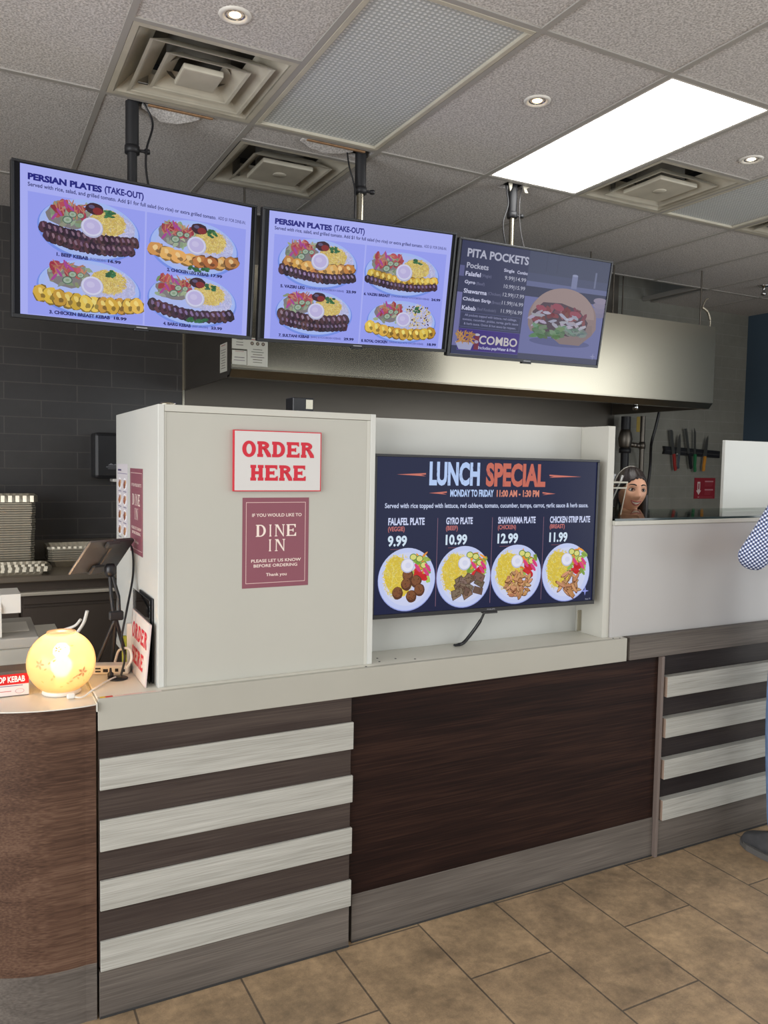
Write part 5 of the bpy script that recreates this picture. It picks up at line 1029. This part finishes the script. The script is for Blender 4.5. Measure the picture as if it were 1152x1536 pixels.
def g2(x, z, cx, cz, sx, sz): return math.exp(-((x - cx) / sx) ** 2 - ((z - cz) / sz) ** 2)
def head_surface(th, ph):   # th azimuth from face (-y), ph latitude; unit: metres, centre of skull at 0
    x = math.cos(ph) * math.sin(th); y = -math.cos(ph) * math.cos(th); z = math.sin(ph)
    X, Y, Z = x * .074, y * .094, z * .112
    lo = max(0, -z); X *= 1 - .34 * lo ** 1.5; 
    if y < 0: Y *= 1 - .10 * lo; 
    else: Y *= 1 - .38 * lo
    X *= 1 + .03 * math.exp(-((z + .1) / .3) ** 2)
    if y < 0:
        f = 0
        f += .0235 * g2(X, Z, 0, -.030, .0105, .014) + .013 * g2(X, Z, 0, -.012, .0085, .022)      # nose tip, bridge
        f += .006 * (g2(X, Z, -.0125, -.034, .007, .007) + g2(X, Z, .0125, -.034, .007, .007))       # nostrils wings
        f -= .0075 * (g2(X, Z, -.030, .006, .016, .011) + g2(X, Z, .030, .006, .016, .011))          # sockets
        f += .004 * (g2(X, Z, -.028, .024, .02, .007) + g2(X, Z, .028, .024, .02, .007))             # brow
        f += .0085 * (g2(X, Z, -.040, -.030, .017, .017) + g2(X, Z, .040, -.030, .017, .017))        # smiling cheeks
        f -= .004 * (g2(X, Z, -.034, -.058, .006, .018) + g2(X, Z, .034, -.058, .006, .018))         # smile folds
        f += .007 * g2(X, Z, 0, -.062, .026, .014) - .003 * g2(X, Z, 0, -.082, .02, .006)            # mouth mound
        f += .010 * g2(X, Z, 0, -.100, .018, .014)                                                   # chin
        Y -= f * max(0, -y) ** .6
    return Vector((X, Y, Z))
def make_head(mx, mb, children, parent, hair_style):
    n, m_ = 72, 56; vs = []; fs = []
    for j in range(m_ + 1):
        ph = -PI / 2 + PI * j / m_
        for i in range(n): vs.append(mx @ head_surface(-PI + 2 * PI * i / n, ph))
    for j in range(m_):
        for i in range(n): fs.append([j * n + i, j * n + (i + 1) % n, (j + 1) * n + (i + 1) % n, (j + 1) * n + i])
    mb.add(vs, fs, 0, True)
    for s_ in (-1, 1):   # ears
        e_ = [(.0, -.02, -.03), (.01, -.012, -.034), (.018, .004, -.022), (.02, .016, .004), (.014, .012, .022), (.0, -.004, .026), (-.003, -.012, .0)]
        pts = [mx @ Vector((s_ * (.0715 + p[0] * .5), p[1] + .012, p[2] - .008)) for p in e_]; mb.tube(pts, [.006, .007, .007, .007, .007, .006, .005], 8)
    def surf(X, Z, off=0.):
        th0, ph0 = 0, 0; best = None
        ph = math.asin(max(-1, min(1, Z / .112)))
        th = 0.
        for _ in range(12):
            p = head_surface(th, ph); th += (X - p.x) / .075; ph += (Z - p.z) / .115
        p = head_surface(th, ph); return p + Vector((p.x * .3, -1, 0)).normalized() * off
    for s_ in (-1, 1):
        e = MB(); c = surf(s_ * .030, .004, -.0085)
        e.lathe([(.0125 * math.cos(math.radians(q)), .0125 * math.sin(math.radians(q))) for q in range(-90, 91, 15)], (0, 0, 0), 18); e.v = [tuple(mx @ (Vector(v) + c)) for v in e.v]; e.build('eye', 'eye_white', parent)
        e = MB(); e.lathe([(.0062 * math.cos(math.radians(q)), -.0118 - .002 * math.sin(math.radians(q))) for q in range(0, 91, 30)], (0, 0, 0), 16, ax='Y'); e.v = [tuple(mx @ (Vector(v) + c)) for v in e.v]; e.build('iris', 'iris', parent)
        e = MB(); e.tube([mx @ surf(s_ * x_, z_, .0008) for x_, z_ in ((.012, .026), (.022, .0305), (.034, .031), (.046, .026))], [.0028, .0036, .003, .0014], 8); e.build('eyebrow', 'brow', parent)
        e = MB(); e.tube([mx @ surf(s_ * x_, z_, .001) for x_, z_ in ((.0165, .0035), (.022, .0095), (.031, .0115), (.04, .009), (.0455, .004))], [.0012, .002, .0022, .002, .001], 6); e.tube([mx @ surf(s_ * x_, z_, .0005) for x_, z_ in ((.0175, .002), (.024, -.003), (.032, -.0045), (.04, -.002), (.0455, .003))], .001, 6); e.build('eyelid', 'brow', parent)
    e = MB(); e.tube([mx @ surf(x_, -.0565 + .0075 * (abs(x_) / .028) ** 2, .001) for x_ in (-.029, -.02, -.01, 0, .01, .02, .029)], [.001, .0028, .0034, .003, .0034, .0028, .001], 8)
    e.tube([mx @ surf(x_, -.0725 + .0235 * (abs(x_) / .029) ** 2, .001) for x_ in (-.029, -.02, -.01, 0, .01, .02, .029)], [.001, .003, .004, .0042, .004, .003, .001], 8); e.build('lips', 'lip', parent)
    e = MB(); xs_ = [-.022 + .0055 * k for k in range(9)]; up_ = [surf(x_, -.0585 + .0075 * (abs(x_) / .028) ** 2, .0012) for x_ in xs_]; dn_ = [surf(x_, -.0685 + .019 * (abs(x_) / .028) ** 2, .0012) for x_ in xs_]
    e.add([mx @ p for p in up_ + dn_], [[k, k + 1, 9 + k + 1, 9 + k] for k in range(8)], 0, True); e.build('teeth', 'teeth', parent)
    # hair cap from hairline back
    h = MB(); vs = []; fs = []; n, m_ = 64, 34
    for j in range(m_ + 1):
        for i in range(n + 1):
            th = 2 * PI * i / n; c = abs(math.cos(th / 2))      # c=1 at the face
            th2 = -PI + th; front = max(0, math.cos(th2))
            low = (-.75 + (1.27 + .10 * math.sin(th2 * 1.5 + .4)) * front ** .5 + .035 * math.sin(23 * th2) * front) if front > 0 else -.75
            ph = low + (PI / 2 - low) * j / m_; p = head_surface(th2, ph); k = 1.075 + .014 * math.sin(13 * th2 + 5 * ph) + .008 * math.sin(31 * th2 - 4 * ph)
            if j == 0: k = .985
            p = Vector((p.x * (k + .02), p.y * k + .002, p.z * k)); vs.append(mx @ p)
    for j in range(m_):
        for i in range(n): fs.append([j * (n + 1) + i, j * (n + 1) + i + 1, (j + 1) * (n + 1) + i + 1, (j + 1) * (n + 1) + i])
    h.add(vs, fs, 0, True)
    if hair_style == 'long':
        for s_ in (-1, 1):
            for k in range(4): h.tube([mx @ Vector((s_ * (.055 + .008 * k), .045 - .012 * k, -.02)), mx @ Vector((s_ * (.066 + .006 * k), .05 - .014 * k, -.09)), mx @ Vector((s_ * (.062 + .01 * k), .05 - .018 * k, -.17)), mx @ Vector((s_ * (.05 + .012 * k), .04 - .02 * k, -.25))], [.022, .022, .018, .004], 10)
        h.lathe([(.001, -.04), (.05, -.02), (.055, .02), (.03, .05), (.001, .06)], (0, 0, 0), 16) if False else None
    h.build('hair', 'hair', parent)
def hand(mb_pts, mb_edges, wrist_i, wrist, d, side_v, palm_n, curl=.5):
    d = Vector(d).normalized(); s_ = Vector(side_v).normalized(); nrm = Vector(palm_n).normalized(); w = Vector(wrist)
    base = len(mb_pts); mb_pts.append((*(w + d * .05), (.036, .017))); mb_edges.append((wrist_i, base)); L = (.070, .078, .073, .058)
    for k in range(4):
        off = (k - 1.5) * .019; p0 = w + d * .09 + s_ * off; p1 = p0 + d * L[k] * .5 + nrm * .008 * curl; p2 = p1 + (d * (1 - curl * .5) + nrm * curl).normalized() * L[k] * .5
        i = len(mb_pts); mb_pts += [(*p0, .0095), (*p1, .0085), (*p2, .007)]; mb_edges += [(base, i), (i, i + 1), (i + 1, i + 2)]
    p0 = w + d * .035 - s_ * .036 + nrm * .008; p1 = p0 + (d * .7 - s_ * .5 + nrm * .4).normalized() * .035; p2 = p1 + (d + nrm * .3).normalized() * .028
    i = len(mb_pts); mb_pts += [(*p0, .012), (*p1, .0105), (*p2, .008)]; mb_edges += [(base, i), (i, i + 1), (i + 1, i + 2)]

def person(label, x, y, yaw, H, arms, hair, head_turn, clothes, floor=0., head_tilt=0., heady=0.):
    k = H / 1.70; Rz = Matrix.Rotation(yaw, 4, 'Z'); base = Matrix.Translation((x, y, floor)) @ Rz      # faces local -y
    t = thing('person', label, 'person', (x, y, floor))
    P = lambda a, b_, c: base @ Vector((a * k, b_ * k, c * k))
    pts = []; ed = []
    def V(p, r, link=None):
        i = len(pts); pts.append((*p, r)); 
        if link is not None: ed.append((link, i))
        return i
    pel = V(P(0, 0, .93), (.10 * k, .075 * k)); wa = V(P(0, 0, 1.08), (.10 * k, .075 * k), pel); ch = V(P(0, -.005, 1.26), (.13 * k, .10 * k), wa); sh = V(P(0, .005, 1.38), (.085 * k, .07 * k), ch); nk = V(P(0, .0, 1.47), .05 * k, sh); nt = V(P(0, -.012, 1.545), .048 * k, nk)
    legs = {}
    for s_ in (-1, 1):
        h = V(P(s_ * .09, 0, .80), .075 * k, pel); kn = V(P(s_ * .098, -.012, .48), .057 * k, h); an = V(P(s_ * .10, .02, .09), .04 * k, kn); ft = V(P(s_ * .108, -.05, .045), .034 * k, an); to = V(P(s_ * .115, -.14, .03), .026 * k, ft)
        a_ = V(P(s_ * .17, .005, 1.385), .047 * k, sh); (el, wr, hd, sv, pn) = arms[s_]
        e_ = V(el, .038 * k, a_); w_ = V(wr, .028 * k, e_); hand(pts, ed, w_, wr, hd, sv, pn)
    me = skin_body('person_body', pts, ed, None)
    hm = base @ Matrix.Translation((0, -.018 * k, 1.60 * k + heady)) @ Matrix.Rotation(head_turn, 4, 'Z') @ Matrix.Rotation(head_tilt, 4, 'Y')
    body = MB(); me_to_mb(me, body)
    make_head(hm, body, None, t, hair)
    body.build('body', 'skin', t)
    return t, P, k, base, hm
def garment(name, pts, edges, m, parent, sub=2):
    me = skin_body(name, pts, edges, None, sub=sub); b = MB(); me_to_mb(me, b); return b.build(name, m, parent)
def shoes(t, P, k):
    for s_ in (-1, 1):
        prof = [(-.16, .0), (-.165, .02), (-.15, .045), (-.09, .066), (-.03, .10), (.03, .105), (.065, .10), (.075, .04), (.072, 0)]; n_ = len(prof); vs = []
        for q, (wx, sc_) in enumerate(((-.043, .93), (-.034, 1.), (0, 1.03), (.034, 1.), (.043, .93))):
            for (yy, zz) in prof: vs.append(P(s_ * .108 + wx * (1 - .25 * (yy < -.12)), (yy + .004) * (sc_ if yy < 0 else 1), .014 + zz * sc_))
        fs = [[a_ * n_ + b_, a_ * n_ + (b_ + 1) % n_, (a_ + 1) * n_ + (b_ + 1) % n_, (a_ + 1) * n_ + b_] for a_ in range(4) for b_ in range(n_)] + [list(range(n_)), list(range(4 * n_, 5 * n_))[::-1]]
        o = MB().add(vs, fs, 0, True).build('shoe', 'shoe', t)
        pl_ = [(-.047, .072), (-.05, -.06), (-.045, -.12), (-.02, -.168), (.02, -.168), (.045, -.12), (.05, -.06), (.047, .072), (.03, .085), (-.03, .085)]
        b = MB(); b.prism([(P(s_ * .108 + u, v, 0).x, P(s_ * .108 + u, v, 0).y) for u, v in pl_], .0005, .026); b.build('sole', 'sole', o)
# customer at the right edge, back three-quarter, facing the counter
CXP, CYP = 3.045, 2.055
arms = {1: (Vector((2.735, 2.10, 1.243)), Vector((2.885, 2.20, 1.262)), (1, .1, .12), (0, .3, 1), (0, 1, 0)), -1: (Vector((3.44, 2.08, 1.16)), Vector((3.36, 2.21, 1.29)), (-.4, .3, .6), (1, .2, 0), (0, 1, 0))}
t, P, k, base, hm = person('customer in blue checked shirt and jeans at the counter, cut off by the right edge', CXP, CYP, PI, 1.78, arms, 'short', .2, None)
sp = [(*P(0, 0, .80), (.175, .135)), (*P(0, 0, .96), (.175, .135)), (*P(0, 0, 1.08), (.16, .125)), (*P(0, 0, 1.26), (.168, .128)), (*P(0, .005, 1.385), (.12, .10)), (*P(0, .0, 1.45), .068), (*P(.165, .005, 1.39), .078), (2.80, 2.075, 1.343, .066), (2.728, 2.10, 1.242, .060), (2.775, 2.14, 1.25, .056), (*P(-.165, .005, 1.39), .073), (3.42, 2.08, 1.19, .062)]
garment('shirt', sp, [(0, 1), (1, 2), (2, 3), (3, 4), (4, 5), (4, 6), (6, 7), (7, 8), (8, 9), (4, 10), (10, 11)], 'gingham', t)
jp = [(*P(0, 0, .90), (.15, .118)), (*P(.092, 0, .78), .098), (*P(.098, -.012, .48), .078), (*P(.10, .015, .07), .072), (*P(-.092, 0, .78), .098), (*P(-.098, -.012, .48), .078), (*P(-.10, .015, .07), .072), (*P(0, 0, 1.0), (.15, .115))]
garment('jeans', jp, [(7, 0), (0, 1), (1, 2), (2, 3), (0, 4), (4, 5), (5, 6)], 'denim', t); shoes(t, P, k)
# worker behind the counter, smiling
WX, WY = 3.02, 3.06; yaw = math.radians(-18)
wb = Matrix.Translation((WX, WY, 0)) @ Matrix.Rotation(yaw, 4, 'Z')
arms = {s_: (wb @ Vector((s_ * .23, .02, 1.04)), wb @ Vector((s_ * .2, -.16, .94)), tuple((wb.to_3x3() @ Vector((-s_ * .2, -1, .05)))), tuple(wb.to_3x3() @ Vector((1, 0, 0))), (0, 0, -1)) for s_ in (-1, 1)}
t, P, k, base, hm = person('smiling person with dark tied hair in a cream top, behind the glass shelf', WX, WY, yaw, 1.575, arms, 'long', math.radians(-2), None, head_tilt=.05)
sp = [(*P(0, 0, .84), (.165, .125)), (*P(0, 0, 1.08), (.145, .112)), (*P(0, 0, 1.26), (.155, .122)), (*P(0, .005, 1.38), (.11, .09)), (*P(.165, .005, 1.385), .066), (*P(.215, .02, 1.15), .058), (*P(-.165, .005, 1.385), .066), (*P(-.215, .02, 1.15), .058)]
garment('top', sp, [(0, 1), (1, 2), (2, 3), (3, 4), (4, 5), (3, 6), (6, 7)], 'cream_cloth', t)
jp = [(*P(0, 0, .90), (.15, .112)), (*P(.092, 0, .78), .095), (*P(.098, -.012, .48), .072), (*P(.10, .015, .07), .062), (*P(-.092, 0, .78), .095), (*P(-.098, -.012, .48), .072), (*P(-.10, .015, .07), .062), (*P(0, 0, 1.0), (.145, .11))]
garment('trousers', jp, [(7, 0), (0, 1), (1, 2), (2, 3), (0, 4), (4, 5), (5, 6)], 'black_matte', t); shoes(t, P, k)
def band_pt(q):
    p = head_surface(PI / 2 + .25 if q > 0 else -PI / 2 - .25, PI / 2 - abs(q)); return hm @ Vector((p.x * 1.115, p.y * 1.09, p.z * 1.092))
b = MB(); b.tube([band_pt(math.radians(d)) for d in range(-85, 86, 5) if d != 0], .0022, 8); b.build('headband', 'cream_edge', t)
bpy.context.view_layer.update()
